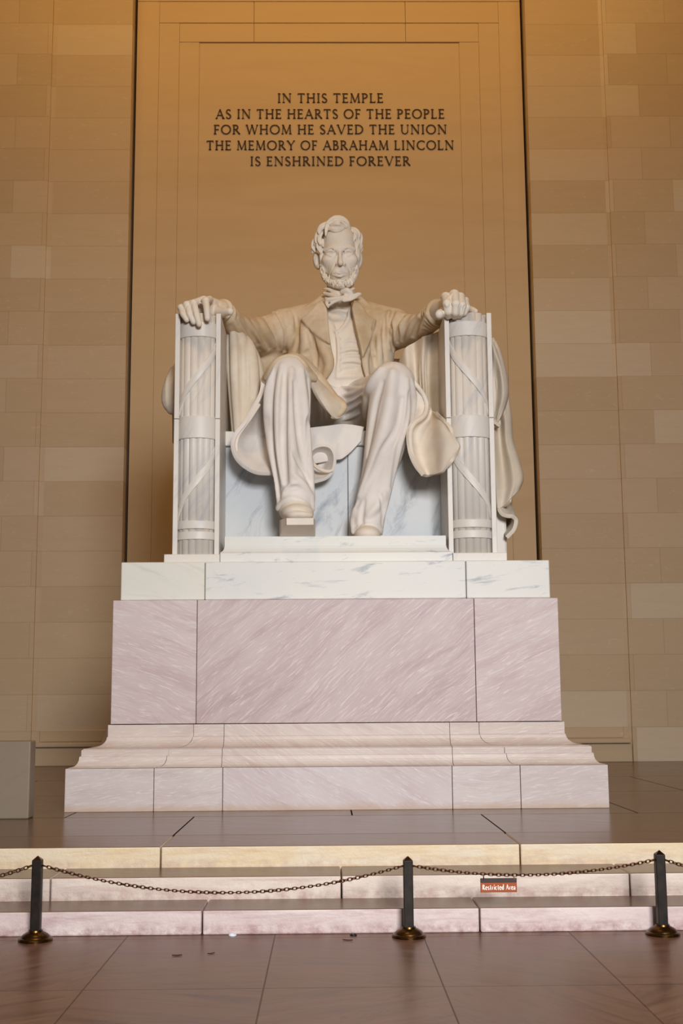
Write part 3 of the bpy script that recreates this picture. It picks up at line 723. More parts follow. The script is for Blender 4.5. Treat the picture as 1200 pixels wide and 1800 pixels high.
    def hit(self, px, py, y0=12.5, y1=19.5):
        d = (px-600)*RT+(900-py)*UP+FPX*FW; d = d/d[1]
        ys = np.arange(y0, y1, self.h*0.5); P = EYEP+ys[:, None]*d
        I = np.round((P-self.lo)/self.h).astype(int); ok = ((I >= 0) & (I < self.n)).all(1)
        v = np.full(len(ys), 2.0); v[ok] = self.d[I[ok, 0], I[ok, 1], I[ok, 2]]
        k = np.nonzero(v < 0)[0]
        if not len(k): return None
        k = k[0]; q = P[k]
        for _ in range(3):                      # settle on the zero level with trilinear samples
            q = q-d/np.linalg.norm(d)*float(np.clip(-self.samp(q), -self.h, self.h))
        return q, d/np.linalg.norm(d)
    def samp(self, p):
        f = np.clip((p-self.lo)/self.h, 0, self.n-1.001); i = f.astype(int); t = f-i; v = 0.0
        for a in (0, 1):
            for b in (0, 1):
                for c in (0, 1):
                    v += (t[0] if a else 1-t[0])*(t[1] if b else 1-t[1])*(t[2] if c else 1-t[2])*float(self.d[i[0]+a, i[1]+b, i[2]+c])
        return v
    def fold(self, path, r=4.0, sink=0.45, op='u', k=None, n=None):
        """ridge (op u) or furrow (op s) lying on the surface; path in photograph pixels, r in pixels, tapering to both ends"""
        if op == 'u': sink = sink-self.boost
        else: sink = sink-self.boost
        r = r*(1.0+0.7*self.boost)
        path = np.array(path, float); L_ = np.linalg.norm(np.diff(path, axis=0), axis=1).sum()
        n = n or max(5, int(L_/5)); Q = crom(path, n); pts, rad = [], []
        hits = [self.hit(*q) for q in Q]
        ys = [q[0][1] for q in hits if q is not None]
        if len(ys) < 3: return
        run = []
        for i, q in enumerate(hits):
            if q is None or (run and abs(q[0][1]-run[-1][1][1]) > 0.2): continue
            run.append((i, q[0], q[1]))
        if len(run) < 4: return
        PP = np.array([q[1] for q in run])
        for _ in range(2): PP[1:-1] = 0.25*PP[:-2]+0.5*PP[1:-1]+0.25*PP[2:]
        for (i, _p, dr), pnt in zip(run, PP):
            t = i/(n-1.0); rr = r*pnt[1]/FPX*(0.3+0.7*math.sin(math.pi*min(max(t, 0.02), 0.98))**0.6)
            s = sink if op == 'u' else -sink
            pts.append(pnt+dr*rr*s); rad.append(rr)
        if len(pts) > 2: self.chain(pts, rad, k or r*0.9/140.0, op)
    def blur(self, times=1):
        for _ in range(times):
            for a in range(3):
                d = self.d; e = d.copy(); s0 = [slice(None)]*3; s1 = list(s0); s2 = list(s0)
                s0[a] = slice(1, -1); s1[a] = slice(0, -2); s2[a] = slice(2, None)
                e[tuple(s0)] = 0.5*d[tuple(s0)]+0.25*(d[tuple(s1)]+d[tuple(s2)]); self.d = e
    def mesh(self, name, mat, parent):
        d = self.d; n = self.n; s = d < 0
        cs = [(i, j, k) for i in (0, 1) for j in (0, 1) for k in (0, 1)]
        def sh(a, c): return a[c[0]:n[0]-1+c[0], c[1]:n[1]-1+c[1], c[2]:n[2]-1+c[2]]
        cnt = sum(sh(s, c).astype(np.int8) for c in cs); act = (cnt > 0) & (cnt < 8)
        I = np.argwhere(act); idx = np.full(act.shape, -1, np.int64); idx[act] = np.arange(len(I))
        acc = np.zeros((len(I), 3)); num = np.zeros(len(I))
        for c in cs:
            for a in range(3):
                if c[a]: continue
                c2 = list(c); c2[a] = 1
                v0 = d[I[:, 0]+c[0], I[:, 1]+c[1], I[:, 2]+c[2]].astype(float); v1 = d[I[:, 0]+c2[0], I[:, 1]+c2[1], I[:, 2]+c2[2]].astype(float)
                x = (v0 < 0) != (v1 < 0); t = np.where(x, v0/np.where(x, v0-v1, 1), 0)
                p = np.tile(np.array(c, float), (len(I), 1)); p[:, a] += t
                acc[x] += p[x]; num[x] += 1
        V = self.lo+self.h*(I+acc/num[:, None]); F = []
        for a in range(3):
            b, c = (a+1) % 3, (a+2) % 3
            A = [slice(None)]*3; B = [slice(None)]*3
            A[a] = slice(0, n[a]-1); B[a] = slice(1, n[a])
            for q in (b, c): A[q] = slice(1, n[q]-1); B[q] = slice(1, n[q]-1)
            s0, s1 = s[tuple(A)], s[tuple(B)]; E = np.argwhere(s0 != s1)
            if not len(E): continue
            inside = s0[E[:, 0], E[:, 1], E[:, 2]]
            off = np.zeros(3, int); off[b] = 1; off[c] = 1; E = E+off
            def cell(db, dc):
                e = E.copy(); e[:, b] += db; e[:, c] += dc; return idx[e[:, 0], e[:, 1], e[:, 2]]
            q = np.stack([cell(-1, -1), cell(0, -1), cell(0, 0), cell(-1, 0)], 1)
            q[~inside] = q[~inside][:, ::-1]; F.append(q)
        F = np.vstack(F); F = F[(F >= 0).all(1)]
        me = bpy.data.meshes.new(name); me.from_pydata(V.tolist(), [], F.tolist()); me.materials.append(mat)
        me.polygons.foreach_set('use_smooth', [True]*len(me.polygons)); me.update()
        o = bpy.data.objects.new(name, me); COL.objects.link(o)
        if parent is not None:
            o.parent = parent; o.matrix_parent_inverse = Matrix.Translation(-Vector(parent_loc(parent)))
        return o
def A_(*t): return at(*t)
def patch(name, rows, mat, parent, thick=0.05, up=10, wave=None):
    """cloth sheet through a grid of (px, py, Y) points, given real thickness"""
    P = np.array([[at(*q) for q in r] for r in rows]); R, Cn = P.shape[:2]
    nr, nc = (R-1)*up+1, (Cn-1)*up+1
    G = np.array([crom(r, nc) for r in P]); G = np.stack([crom(G[:, j], nr) for j in range(nc)], 1)
    if wave is not None:
        for i in range(nr):
            for j in range(nc): G[i, j] += wave(i/(nr-1.0), j/(nc-1.0))
    du = np.gradient(G, axis=0); dv = np.gradient(G, axis=1); N_n = np.cross(du, dv); N_n /= np.linalg.norm(N_n, axis=2, keepdims=True)+1e-9
    if (N_n[:, :, 1]).mean() < 0: N_n = -N_n
    rnd = 0.5*thick
    B = G+N_n*thick
    vs = np.vstack([G.reshape(-1, 3), B.reshape(-1, 3)]); fs = []; o = nr*nc
    for i in range(nr-1):
        for j in range(nc-1):
            a, b, c, d = i*nc+j, i*nc+j+1, (i+1)*nc+j+1, (i+1)*nc+j
            fs += [(a, b, c, d), (o+d, o+c, o+b, o+a)]
    edge = [(0, j) for j in range(nc)]+[(i, nc-1) for i in range(1, nr)]+[(nr-1, j) for j in range(nc-2, -1, -1)]+[(i, 0) for i in range(nr-2, 0, -1)]
    for q in range(len(edge)):
        a = edge[q][0]*nc+edge[q][1]; e2 = edge[(q+1) % len(edge)]; b = e2[0]*nc+e2[1]; fs.append((a, o+a, o+b, b))
    m_ = MB(); m_.add(vs, fs); ob = m_.build(name, mat, parent, smooth=True)
    md = ob.modifiers.new('round', 'BEVEL'); md.width = thick*0.3; md.segments = 2; md.limit_method = 'ANGLE'; md.angle_limit = math.radians(50)
    return ob

# ------------------------------------------------------------------ the statue
FIG = thing('seated_statue', 'white marble statue of a bearded man in a frock coat seated in the armchair', 'statue', (0.05, 16.2, zst))
# trousers: both legs and the lap, one carved piece
bb = [A_(450, 610, 15.3), A_(745, 610, 15.3), A_(450, 945, 15.2), A_(745, 945, 15.2), A_(600, 720, 17.2)]
T = Carve(bb, 0.32, 0.013); T.boost = 0.18
T.chain([A_(560, 715, 16.9), A_(530, 685, 16.2), A_(508, 664, 15.5)], [0.34, 0.31, 0.28], 0.05)
T.chain([A_(632, 716, 16.9), A_(668, 698, 16.2), A_(690, 676, 15.55)], [0.38, 0.33, 0.28], 0.05)
T.chain([A_(596, 704, 17.0), A_(597, 716, 16.8)], [0.46, 0.34], 0.10)
T.chain([A_(507, 664, 15.5), A_(506, 704, 15.38), A_(509, 764, 15.32), A_(515, 836, 15.22), A_(519, 880, 15.2), A_(519, 896, 15.20)], [0.285, 0.295, 0.255, 0.208, 0.212, 0.222], 0.06, n=16)
T.chain([A_(690, 676, 15.55), A_(683, 738, 15.5), A_(677, 780, 15.47), A_(664, 834, 15.45), A_(653, 882, 15.42), A_(646, 933, 15.42)], [0.285, 0.283, 0.265, 0.212, 0.205, 0.195], 0.06, n=16)
for p, r in (([(484, 646), (470, 690), (472, 760), (484, 838), (490, 890)], 7), ([(495, 642), (489, 700), (490, 780), (497, 850)], 7), ([(512, 650), (509, 720), (513, 800), (514, 850)], 8), ([(530, 650), (536, 720), (539, 780), (546, 850), (549, 894)], 8),
             ([(486, 900), (490, 891), (501, 881), (514, 877), (532, 883), (550, 902)], 5.5), ([(518, 836), (532, 852), (549, 874)], 6), ([(496, 872), (506, 858), (520, 850)], 5)):
    T.fold(p, r, 0.2)
for p, r in (([(482, 645), (477, 712), (480, 780), (490, 872)], 5), ([(500, 660), (498, 720), (497, 790), (502, 848)], 6.5), ([(518, 672), (524, 740), (532, 795), (541, 840)], 6.5), ([(541, 665), (546, 705), (542, 760), (538, 800)], 5), ([(516, 796), (528, 816), (546, 852)], 5), ([(500, 866), (512, 856), (524, 858)], 4.5)):
    T.fold(p, r, 0.25, 's')
for p, r in (([(690, 655), (682, 725), (666, 784), (650, 836), (634, 872)], 11), ([(714, 668), (712, 730), (697, 785), (683, 850), (672, 908)], 9), ([(668, 650), (652, 676), (646, 706), (645, 745), (640, 805), (632, 862)], 9), ([(722, 668), (726, 710), (718, 765)], 7), ([(618, 938), (634, 928), (652, 922), (672, 932)], 4.5), ([(676, 866), (664, 888), (648, 905)], 7), ([(628, 884), (622, 910), (620, 936)], 6)):
    T.fold(p, r, 0.25)
for p, r in (([(707, 700), (699, 752), (675, 790), (660, 825), (640, 862), (624, 890)], 6.5), ([(720, 690), (717, 735), (701, 786), (689, 856)], 5), ([(672, 672), (660, 712), (652, 755), (646, 800)], 5.5), ([(668, 868), (676, 898), (672, 920)], 5), ([(640, 880), (634, 910), (636, 926)], 4.5)):
    T.fold(p, r, 0.25, 's')
for p, r in (([(596, 668), (615, 668), (634, 673)], 3.5), ([(600, 680), (618, 684), (634, 682)], 4), ([(604, 696), (622, 692), (640, 680)], 4), ([(606, 712), (622, 702), (642, 688)], 4), ([(606, 726), (622, 716), (640, 702)], 3.5), ([(604, 738), (620, 732), (638, 722)], 3.5), ([(556, 704), (562, 724), (560, 744)], 4), ([(568, 716), (572, 736)], 3)):
    T.fold(p, r, 0.2)
for p, r in (([(602, 674), (618, 677), (632, 678)], 3), ([(606, 703), (622, 697), (640, 685)], 3), ([(606, 719), (622, 709), (641, 696)], 3), ([(606, 732), (622, 724), (638, 713)], 3)):
    T.fold(p, r, 0.3, 's')
T.blur(1)
gxT, gyT, gzT = T.ax[0][:, None, None], T.ax[1][None, :, None], T.ax[2][None, None, :]
for poly, yy in (([(478, 912), (487, 899), (498, 887), (512, 881.5), (528, 884), (542, 893), (558, 912), (558, 960), (478, 960)], 15.05), ([(612, 943), (630, 935.5), (648, 932), (664, 934), (680, 941), (680, 970), (612, 970)], 15.25)):
    q = poly_sdf([(at(x, y, yy)[0], at(x, y, yy)[2]) for x, y in poly], gxT, gzT).astype(np.float32)
    q = np.maximum(q, np.where(gxT < at(585, 900, 15.1)[0], 0, 0)+np.where(gyT > 15.5, 1.0, -1.0)) if yy < 15.1 else q
    T.d = -smin(-T.d, q.astype(np.float32), 0.006)
tro = T.mesh('trousers', M_TROU, FIG)

# waistcoat and shirt (inner torso)
CY = 16.98
bt = [A_(560, 500, 16.6), A_(660, 500, 16.6), A_(560, 700, 16.6), A_(660, 700, 16.6), A_(600, 600, 17.3)]
def torso(c, grow):
    c.chain([A_(595, 700, CY), A_(596, 650, CY-0.05), A_(596, 600, CY), A_(597, 556, CY+0.1)], [0.44+grow, 0.46+grow, 0.45+grow, 0.30+grow], 0.05, n=10, flat=(1, 1, 1))
V_ = Carve(bt, 0.2, 0.011); V_.boost = 0.08; torso(V_, -0.02)
gx, gz = V_.ax[0][:, None, None], V_.ax[2][None, None, :]
def pxz(pts, Y): return [(at(x, y, Y)[0], at(x, y, Y)[2]) for x, y in pts]
neckcut = pxz([(574, 500), (576, 545), (582, 570), (591, 583), (603, 572), (612, 552), (617, 500)], 16.52)
cut = poly_sdf(neckcut, gx, gz).astype(np.float32)
inner = V_.d+0.06
V_.d = np.maximum(V_.d, np.where(V_.ax[1][None, :, None] < 17.0, -cut, -2.0)).astype(np.float32)
V_.d = np.minimum(V_.d, inner)          # the shirt front shows in the cut
for p, r in (([(590, 584), (594, 605), (594, 640), (592, 662)], 2.5), ([(600, 618), (618, 614), (636, 616)], 2.6), ([(600, 628), (620, 624), (638, 628)], 2.6), ([(602, 636), (620, 635), (638, 638)], 2.6), ([(613, 545), (612, 562), (602, 576), (592, 585)], 2.6), ([(577, 545), (583, 572), (591, 585)], 2.4), ([(592, 664), (612, 661), (640, 662)], 3.0), ([(600, 602), (616, 598), (632, 602)], 2.2)):
    V_.fold(p, r*1.45, 0.1)
for p, r in (([(600, 623), (618, 619), (636, 621)], 2.2), ([(602, 641), (620, 640), (638, 644)], 2.2), ([(588, 590), (590, 640)], 1.8), ([(600, 650), (625, 648)], 2.0)):
    V_.fold(p, r*1.4, 0.2, 's')
for q in ((596, 596), (597, 612), (597, 631), (597, 650)):
    hh = V_.hit(*q)
    if hh is not None: V_.ell(hh[0], (0.022, 0.018, 0.022), 0.006)
V_.blur(1)
V_.mesh('waistcoat', M_STAT, FIG)

# frock coat with sleeves
bc = [A_(400, 520, 15.5), A_(790, 520, 15.5), A_(400, 690, 15.5), A_(790, 690, 15.5), A_(600, 560, 17.6), A_(480, 690, 15.2)]
K = Carve(bc, 0.3, 0.013); K.boost = 0.18
torso(K, 0.085)
K.chain([A_(548, 574, 17.08), A_(500, 580, 17.02)], [0.34, 0.27], 0.15)
K.chain([A_(648, 574, 17.08), A_(692, 580, 17.02)], [0.34, 0.27], 0.15)
K.chain([A_(560, 556, 17.12), A_(500, 568, 17.05)], [0.16, 0.19], 0.1)
K.chain([A_(636, 553, 17.12), A_(692, 566, 17.05)], [0.16, 0.19], 0.1)
K.chain([A_(530, 645, 16.9), A_(548, 610, 16.85), A_(552, 580, 16.9)], [0.26, 0.30, 0.26], 0.12)
K.chain([A_(662, 640, 16.9), A_(660, 610, 16.9), A_(652, 580, 16.92)], [0.24, 0.28, 0.26], 0.12)
gx, gy, gz = K.ax[0][:, None, None], K.ax[1][None, :, None], K.ax[2][None, None, :]
base = K.d.copy()
opening = pxz([(577, 500), (574, 541), (578, 585), (582, 610), (585, 632), (583, 648), (575, 662), (560, 676), (552, 760), (660, 760), (646, 668), (638, 642), (633, 612), (625, 579), (618, 540), (617, 500)], 16.45)
cut = poly_sdf(opening, gx, gz).astype(np.float32)
K.d = -smin(-K.d, np.where(gy < 16.95, cut, 2.0).astype(np.float32), 0.012)
def raised(poly, t, Y=16.45, k=0.006):
    p = poly_sdf(pxz(poly, Y), gx, gz).astype(np.float32)
    q = -smin(-(base-t), -p, 0.012); q = np.maximum(q, np.where(gy < 17.0, -2.0, 2.0))
    q = np.maximum(q, -cut-0.004)
    K.d = smin(K.d, q.astype(np.float32), k)
raised([(566, 520), (575, 541), (578, 585), (581, 610), (566, 600), (545, 580), (527, 554), (538, 549), (548, 538), (556, 526)], 0.085)
raised([(622, 520), (618, 540), (625, 579), (633, 612), (637, 632), (646, 610), (655, 588), (662, 556), (648, 551), (640, 536), (632, 524)], 0.085)
# coat collar standing behind the neck
K.chain([A_(541, 541, 16.85), A_(560, 530, 16.9), A_(572, 521, 17.0)], [0.03, 0.06, 0.07], 0.02, n=8)
K.chain([A_(650, 541, 16.85), A_(634, 529, 16.9), A_(622, 520, 17.0)], [0.03, 0.06, 0.07], 0.02, n=8)
K.chain([A_(538, 538, 17.0), A_(549, 536, 16.95)], [0.026, 0.026], 0.01, flat=(1, 1, 1.5)); K.chain([A_(640, 535, 16.95), A_(652, 538, 17.0)], [0.026, 0.026], 0.01, flat=(1, 1, 1.5))
# sleeves
K.chain([A_(497, 580, 17.0), A_(466, 590, 16.72), A_(441, 590, 16.4), A_(418, 574, 16.0), A_(397, 556, 15.68)], [0.27, 0.27, 0.25, 0.185, 0.14], 0.08, n=14)
K.chain([A_(694, 580, 16.98), A_(718, 581, 16.6), A_(744, 570, 16.15), A_(765, 553, 15.8)], [0.27, 0.225, 0.18, 0.155], 0.08, n=14)
# cuffs: a few soft turned rings round each wrist
for c0, c1, R, off in (((403, 559, 15.78), (388, 544, 15.52), 0.125, (0.0, 0.45, 0.9)), ((755, 561, 15.95), (771, 550, 15.68), 0.150, (0.1, 0.45, 0.72, 1.0))):
    p0, p1 = np.array(A_(*c0)), np.array(A_(*c1))
    for q, f in enumerate(off):
        K.ring(p0+(p1-p0)*f, p1-p0, R+0.006*q, 0.028, 0.015)
    K.chain([p0, p0+(p1-p0)*1.0], [R, R], 0.02)
K.chain([A_(468, 612, 17.05), A_(462, 650, 17.0), A_(458, 700, 16.9)], [0.26, 0.27, 0.3], 0.1)
# skirt of the coat laid over the left thigh, ending in a drooping tip
K.chain([A_(506, 645, 15.60), A_(520, 642, 15.75), A_(546, 664, 15.92), A_(572, 694, 15.92), A_(592, 716, 15.80)], [0.155, 0.16, 0.15, 0.13, 0.105], 0.03, n=12)
K.chain([A_(486, 652, 15.62), A_(474, 668, 15.66), A_(466, 690, 15.7)], [0.12, 0.10, 0.08], 0.04, n=8)
K.chain([A_(594, 706, 15.82), A_(604, 716, 15.76), A_(594, 730, 15.66), A_(584, 733, 15.62)], [0.05, 0.05, 0.035, 0.03], 0.03, n=10)
rimp = []
for q in crom([(461, 690), (466, 668), (474, 650), (484, 636), (500, 627.5), (514, 627), (524, 630), (536, 645), (547, 667), (555, 688)], 40):
    hh = T.hit(*q)
    if hh is not None: rimp.append(hh[0])
rimp = np.array(rimp)
for _ in range(4): rimp[1:-1] = 0.25*rimp[:-2]+0.5*rimp[1:-1]+0.25*rimp[2:]
K.chain(rimp+np.array([0, -0.004, 0.004]), 0.03, 0.015)
K.chain(rimp+np.array([0, 0.12, 0.0]), 0.07, 0.05)
for p, r in (([(546, 652), (566, 680), (590, 700), (602, 712)], 4), ([(532, 634), (552, 660), (576, 692)], 3)):
    K.fold(p, r, 0.25)
K.fold([(540, 650), (560, 684), (584, 716)], 3.2, 0.3, 's')
patch('coat_skirt', [[(522, 628, 15.58), (540, 649, 15.52), (555, 688, 15.48), (572, 717, 15.52), (582, 731, 15.58)],
                    [(527, 630, 15.66), (549, 655, 15.62), (570, 690, 15.58), (586, 715, 15.58), (593, 736, 15.62)],
                    [(532, 633, 15.85), (556, 662, 15.84), (582, 688, 15.82), (601, 709, 15.74), (603, 729, 15.72)],
                    [(536, 636, 16.1), (560, 666, 16.1), (588, 690, 16.05), (606, 704, 15.95), (608.5, 716, 15.85)]], M_CLOTH, FIG, 0.05, 8)
# wrinkles of the sleeves and the fronts
for p, r in (([(480, 550), (491, 578), (495, 614)], 7), ([(454, 560), (468, 582), (484, 608)], 7), ([(434, 564), (449, 590), (466, 614)], 6.5), ([(418, 560), (429, 578), (444, 602)], 6), ([(406, 556), (414, 570), (424, 588)], 4.5), ([(508, 550), (512, 580), (504, 616)], 7), ([(530, 575), (538, 600), (530, 645)], 9), ([(550, 588), (568, 614), (579, 640), (570, 662)], 8), ([(526, 652), (548, 664), (568, 668)], 5),
             ([(684, 548), (680, 575), (684, 612)], 6), ([(700, 550), (691, 578), (697, 606)], 7), ([(718, 555), (705, 574), (701, 598)], 6.5), ([(736, 556), (724, 574), (713, 600)], 6.5), ([(749, 551), (743, 566), (737, 588)], 5.5), ([(670, 566), (665, 600), (668, 642)], 7), ([(650, 610), (642, 632), (647, 664)], 5)):
    K.fold(p, r, 0.25)
for p, r in (([(486, 549), (499, 578), (500, 624)], 4.5), ([(465, 556), (480, 580), (490, 614)], 5), ([(442, 562), (459, 588), (474, 614)], 5), ([(424, 562), (438, 582), (454, 606)], 4.5), ([(520, 558), (524, 590), (516, 626)], 5), ([(543, 582), (553, 612), (556, 644)], 5), ([(691, 545), (685, 575), (691, 616)], 4.5), ([(709, 552), (698, 576), (699, 602)], 4.5), ([(728, 555), (714, 575), (707, 600)], 4.5), ([(743, 553), (733, 572), (725, 592)], 4.5), ([(659, 564), (655, 600), (658, 642)], 4.5), ([(676, 560), (674, 590), (676, 630)], 4), ([(533, 623), (543, 616)], 3.5)):
    K.fold(p, r, 0.25, 's')
hh = K.hit(656, 620)
if hh is not None: K.chain([hh[0]+np.array([-0.015, 0, 0.03]), hh[0]+np.array([0.01, 0, -0.03])], [0.028, 0.028], 0.01)
K.blur(1)
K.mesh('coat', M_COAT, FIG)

# ---- head, carved fine
bh = [A_(540, 380, 16.4), A_(652, 380, 16.4), A_(540, 530, 16.5), A_(652, 530, 16.5), A_(600, 450, 17.3), A_(600, 366, 17.1)]
HD = Carve(bh, 0.06, 0.0065)
E_ = HD.ell
E_(A_(597, 434, 16.98), (0.245, 0.33, 0.335), 0.05)
HD.chain([A_(596.5, 446, 16.84), A_(597, 470, 16.83), A_(598, 490, 16.79)], [0.232, 0.205, 0.135], 0.08, n=8)
E_(A_(575, 458, 16.75), (0.075, 0.08, 0.06), 0.09); E_(A_(619, 458, 16.75), (0.075, 0.08, 0.06), 0.09)
E_(A_(596, 420, 16.79), (0.20, 0.17, 0.15), 0.09)                      # forehead
HD.chain([A_(570, 440, 16.70), A_(581, 436, 16.655), A_(591, 437.5, 16.64), A_(602, 437, 16.64), A_(612.5, 434.5, 16.655), A_(623, 438, 16.70)], [0.018, 0.026, 0.024, 0.024, 0.026, 0.018], 0.05, n=14)
for x in (581.5, 611):
    E_(A_(x, 445.5, 16.56), (0.088, 0.090, 0.052), 0.025, 's')
    E_(A_(x, 445, 16.715), (0.060, 0.066, 0.052), 0.004)
    HD.chain([A_(x-8, 445.5, 16.675), A_(x-4, 441.2, 16.638), A_(x+3, 440.8, 16.636), A_(x+8, 445, 16.675)], 0.015, 0.006, n=9)
    HD.chain([A_(x-8, 446.5, 16.675), A_(x, 449.8, 16.648), A_(x+8, 446, 16.675)], 0.012, 0.008, n=9)
    HD.ell(A_(x+0.3, 444.6, 16.635), (0.022, 0.02, 0.022), 0.004, 's')
    HD.ell(A_(x+0.3, 443.8, 16.648), (0.008, 0.010, 0.008), 0.003)
    HD.fold([(x-7, 452.5), (x, 455), (x+7, 452)], 1.4, 0.2, 's')
    HD.chain([A_(x-9, 443.5, 16.665), A_(x-4, 439.2, 16.635), A_(x+3, 438.8, 16.635), A_(x+9, 442.5, 16.665)], 0.012, 0.012, 's', n=9)
    E_(A_(x+(7.5 if x < 597 else -7.5), 444, 16.60), (0.022, 0.06, 0.035), 0.02, 's')
HD.chain([A_(597, 438, 16.64), A_(597.6, 452, 16.575), A_(598.3, 462, 16.52)], [0.026, 0.029, 0.040], 0.022, n=10)
E_(A_(592.8, 464.5, 16.60), (0.026, 0.045, 0.024), 0.015); E_(A_(604.8, 464.5, 16.60), (0.026, 0.045, 0.024), 0.015)
E_(A_(594, 468.2, 16.56), (0.015, 0.02, 0.009), 0.006, 's'); E_(A_(603, 468.2, 16.56), (0.015, 0.02, 0.009), 0.006, 's')
E_(A_(597, 479, 16.68), (0.120, 0.085, 0.085), 0.06)                    # muzzle
HD.chain([A_(583.5, 481.5, 16.66), A_(591, 479.0, 16.60), A_(597, 479.8, 16.592), A_(603, 478.8, 16.60), A_(609.5, 481, 16.66)], [0.010, 0.015, 0.014, 0.015, 0.010], 0.012, n=12)
HD.chain([A_(585, 483.4, 16.655), A_(597, 485.2, 16.595), A_(608, 483, 16.655)], [0.012, 0.021, 0.012], 0.012, n=10)
HD.fold([(583, 481.8), (590, 481.6), (597, 482.2), (603, 481.6), (610.5, 481.4)], 0.8, 0.0, 's')
HD.fold([(598.3, 470), (598.3, 477)], 1.2, 0.2, 's')
HD.fold([(589.5, 463), (584, 472), (580, 482)], 1.6, 0.15, 's'); HD.fold([(608, 463), (614, 472), (617, 482)], 1.6, 0.15, 's')
E_(A_(570, 472, 16.64), (0.05, 0.065, 0.085), 0.06, 's'); E_(A_(624.5, 473, 16.64), (0.05, 0.065, 0.085), 0.06, 's')
for p in ([(572, 464), (570, 474), (571, 484)], [(576, 468), (575, 478), (576, 486)], [(622, 464), (624, 474), (623, 484)], [(617, 470), (619, 480), (618, 487)]):
    HD.fold(p, 1.3, 0.2, 's')
HD.fold([(591.5, 437), (593, 429)], 1.0, 0.2, 's'); HD.fold([(602, 437), (601, 429)], 1.0, 0.2, 's')
HD.chain([A_(566.5, 428, 16.86), A_(566, 452, 16.84), A_(569, 474, 16.84)], [0.05, 0.045, 0.045], 0.06, n=8); HD.chain([A_(627, 428, 16.86), A_(627.5, 452, 16.84), A_(624.5, 474, 16.84)], [0.05, 0.045, 0.045], 0.06, n=8)
# ears
for s, x in ((-1, 557), (1, 630.5)):
    E_(A_(x, 459, 17.0), (0.060, 0.085, 0.130), 0.02, rot=('Y', s*0.16))
    E_(A_(x-s*0.6, 457, 16.925), (0.026, 0.04, 0.080), 0.015, 's', rot=('Y', s*0.16))
    HD.chain([A_(x-s*3, 470, 16.95), A_(x-s*4, 462, 16.93)], [0.022, 0.02], 0.02)
# neck down into the collar
HD.chain([A_(598, 492, 17.0), A_(599, 545, 17.05)], [0.19, 0.22], 0.05)
HD.blur(1)
head = HD.mesh('head', M_STAT, FIG)
# ---- hair: overlapping locks
HR = Carve(bh, 0.07, 0.0065)
HR.ell(A_(595, 430, 17.10), (0.285, 0.30, 0.335), 0.05)
HR.ell(A_(596, 446, 16.66), (0.225, 0.24, 0.26), 0.03, 's')
def lock(p, r, Y, k=0.02):
    HR.chain([A_(*q, y) for q, y in zip(p, Y)], [v/129.0 for v in r], k, n=10)
    P = np.array(p, float); tn = np.gradient(P, axis=0); tn /= np.linalg.norm(tn, axis=1, keepdims=True)+1e-9; nn = np.c_[-tn[:, 1], tn[:, 0]]
    for o in (-0.62, 0.0, 0.62):                 # strands along the lock
        HR.chain([A_(*(q+nv*rv*o), y-rv/129.0*(0.62 if o else 0.85)) for q, nv, rv, y in zip(P, nn, r, Y)], [max(v*0.34/129.0, 0.005) for v in r], 0.006, n=12)
lock([(612, 402), (604, 391), (592, 386), (580, 391), (574, 400), (572, 414)], [4, 8, 8.5, 6.5, 4, 1.6], [16.85, 16.75, 16.72, 16.72, 16.70, 16.66])
lock([(586, 390), (597, 386), (607, 392), (613, 402)], [4, 7, 7, 3.5], [16.75, 16.72, 16.72, 16.74])
lock([(578, 402), (588, 404), (598, 402), (608, 399)], [3, 5, 5, 3], [16.68, 16.64, 16.64, 16.70], 0.015)
lock([(583, 396), (594, 394), (606, 399)], [4, 7, 4], [16.66, 16.64, 16.70], 0.015)
lock([(576, 394), (566, 400), (561, 410), (560, 420)], [6, 7, 6, 4], [16.85, 16.85, 16.85, 16.82])
lock([(568, 404), (560, 413), (558, 424), (562, 436)], [5, 7, 6, 3.5], [16.88, 16.86, 16.84, 16.80])
lock([(562, 415), (554, 424), (551, 434), (554, 442)], [5, 6, 5, 2.5], [16.96, 16.94, 16.92, 16.9])
lock([(566, 424), (561, 434), (564, 444)], [5, 6, 3], [16.82, 16.80, 16.78])
lock([(559, 433), (552, 438), (549, 444)], [5, 4.5, 2.5], [16.95, 16.95, 16.95])
lock([(567, 440), (564, 452), (566, 464)], [3.5, 3, 2], [16.80, 16.80, 16.80])
lock([(614, 404), (622, 405), (628, 411), (629, 420)], [5, 6, 6, 4], [16.85, 16.84, 16.84, 16.84])
lock([(624, 407), (631, 414), (632, 424), (629, 434)], [4, 6, 6, 3.5], [16.92, 16.90, 16.88, 16.85])
lock([(628, 424), (633, 432), (631, 442)], [5, 5, 2.5], [16.9, 16.88, 16.88])
lock([(621, 414), (624, 426), (625, 438), (626, 448)], [4, 5, 4, 2.2], [16.80, 16.80, 16.80, 16.80])
lock([(632, 430), (635, 438), (633, 444)], [4, 3.5, 2], [16.95, 16.95, 16.95])
lock([(626, 446), (627, 456), (625, 466)], [3, 2.6, 1.8], [16.82, 16.82, 16.82])
lock([(598, 384.5), (606, 390), (611, 397), (614, 404)], [3, 5, 5, 3], [16.86, 16.80, 16.76, 16.76])
lock([(571, 397), (565, 401), (561, 407), (563, 413)], [4, 4.5, 4, 2], [16.76, 16.76, 16.76, 16.74], 0.012)
lock([(565, 409), (561, 418), (563, 427), (568, 433)], [3.5, 4, 4, 2], [16.78, 16.76, 16.74, 16.72], 0.012)
lock([(557, 421), (555, 430), (559, 438)], [3.5, 4, 2], [16.88, 16.86, 16.84], 0.012)
lock([(619, 404), (625, 410), (624, 418), (621, 424)], [3.5, 4, 3.5, 2], [16.78, 16.76, 16.75, 16.74], 0.012)
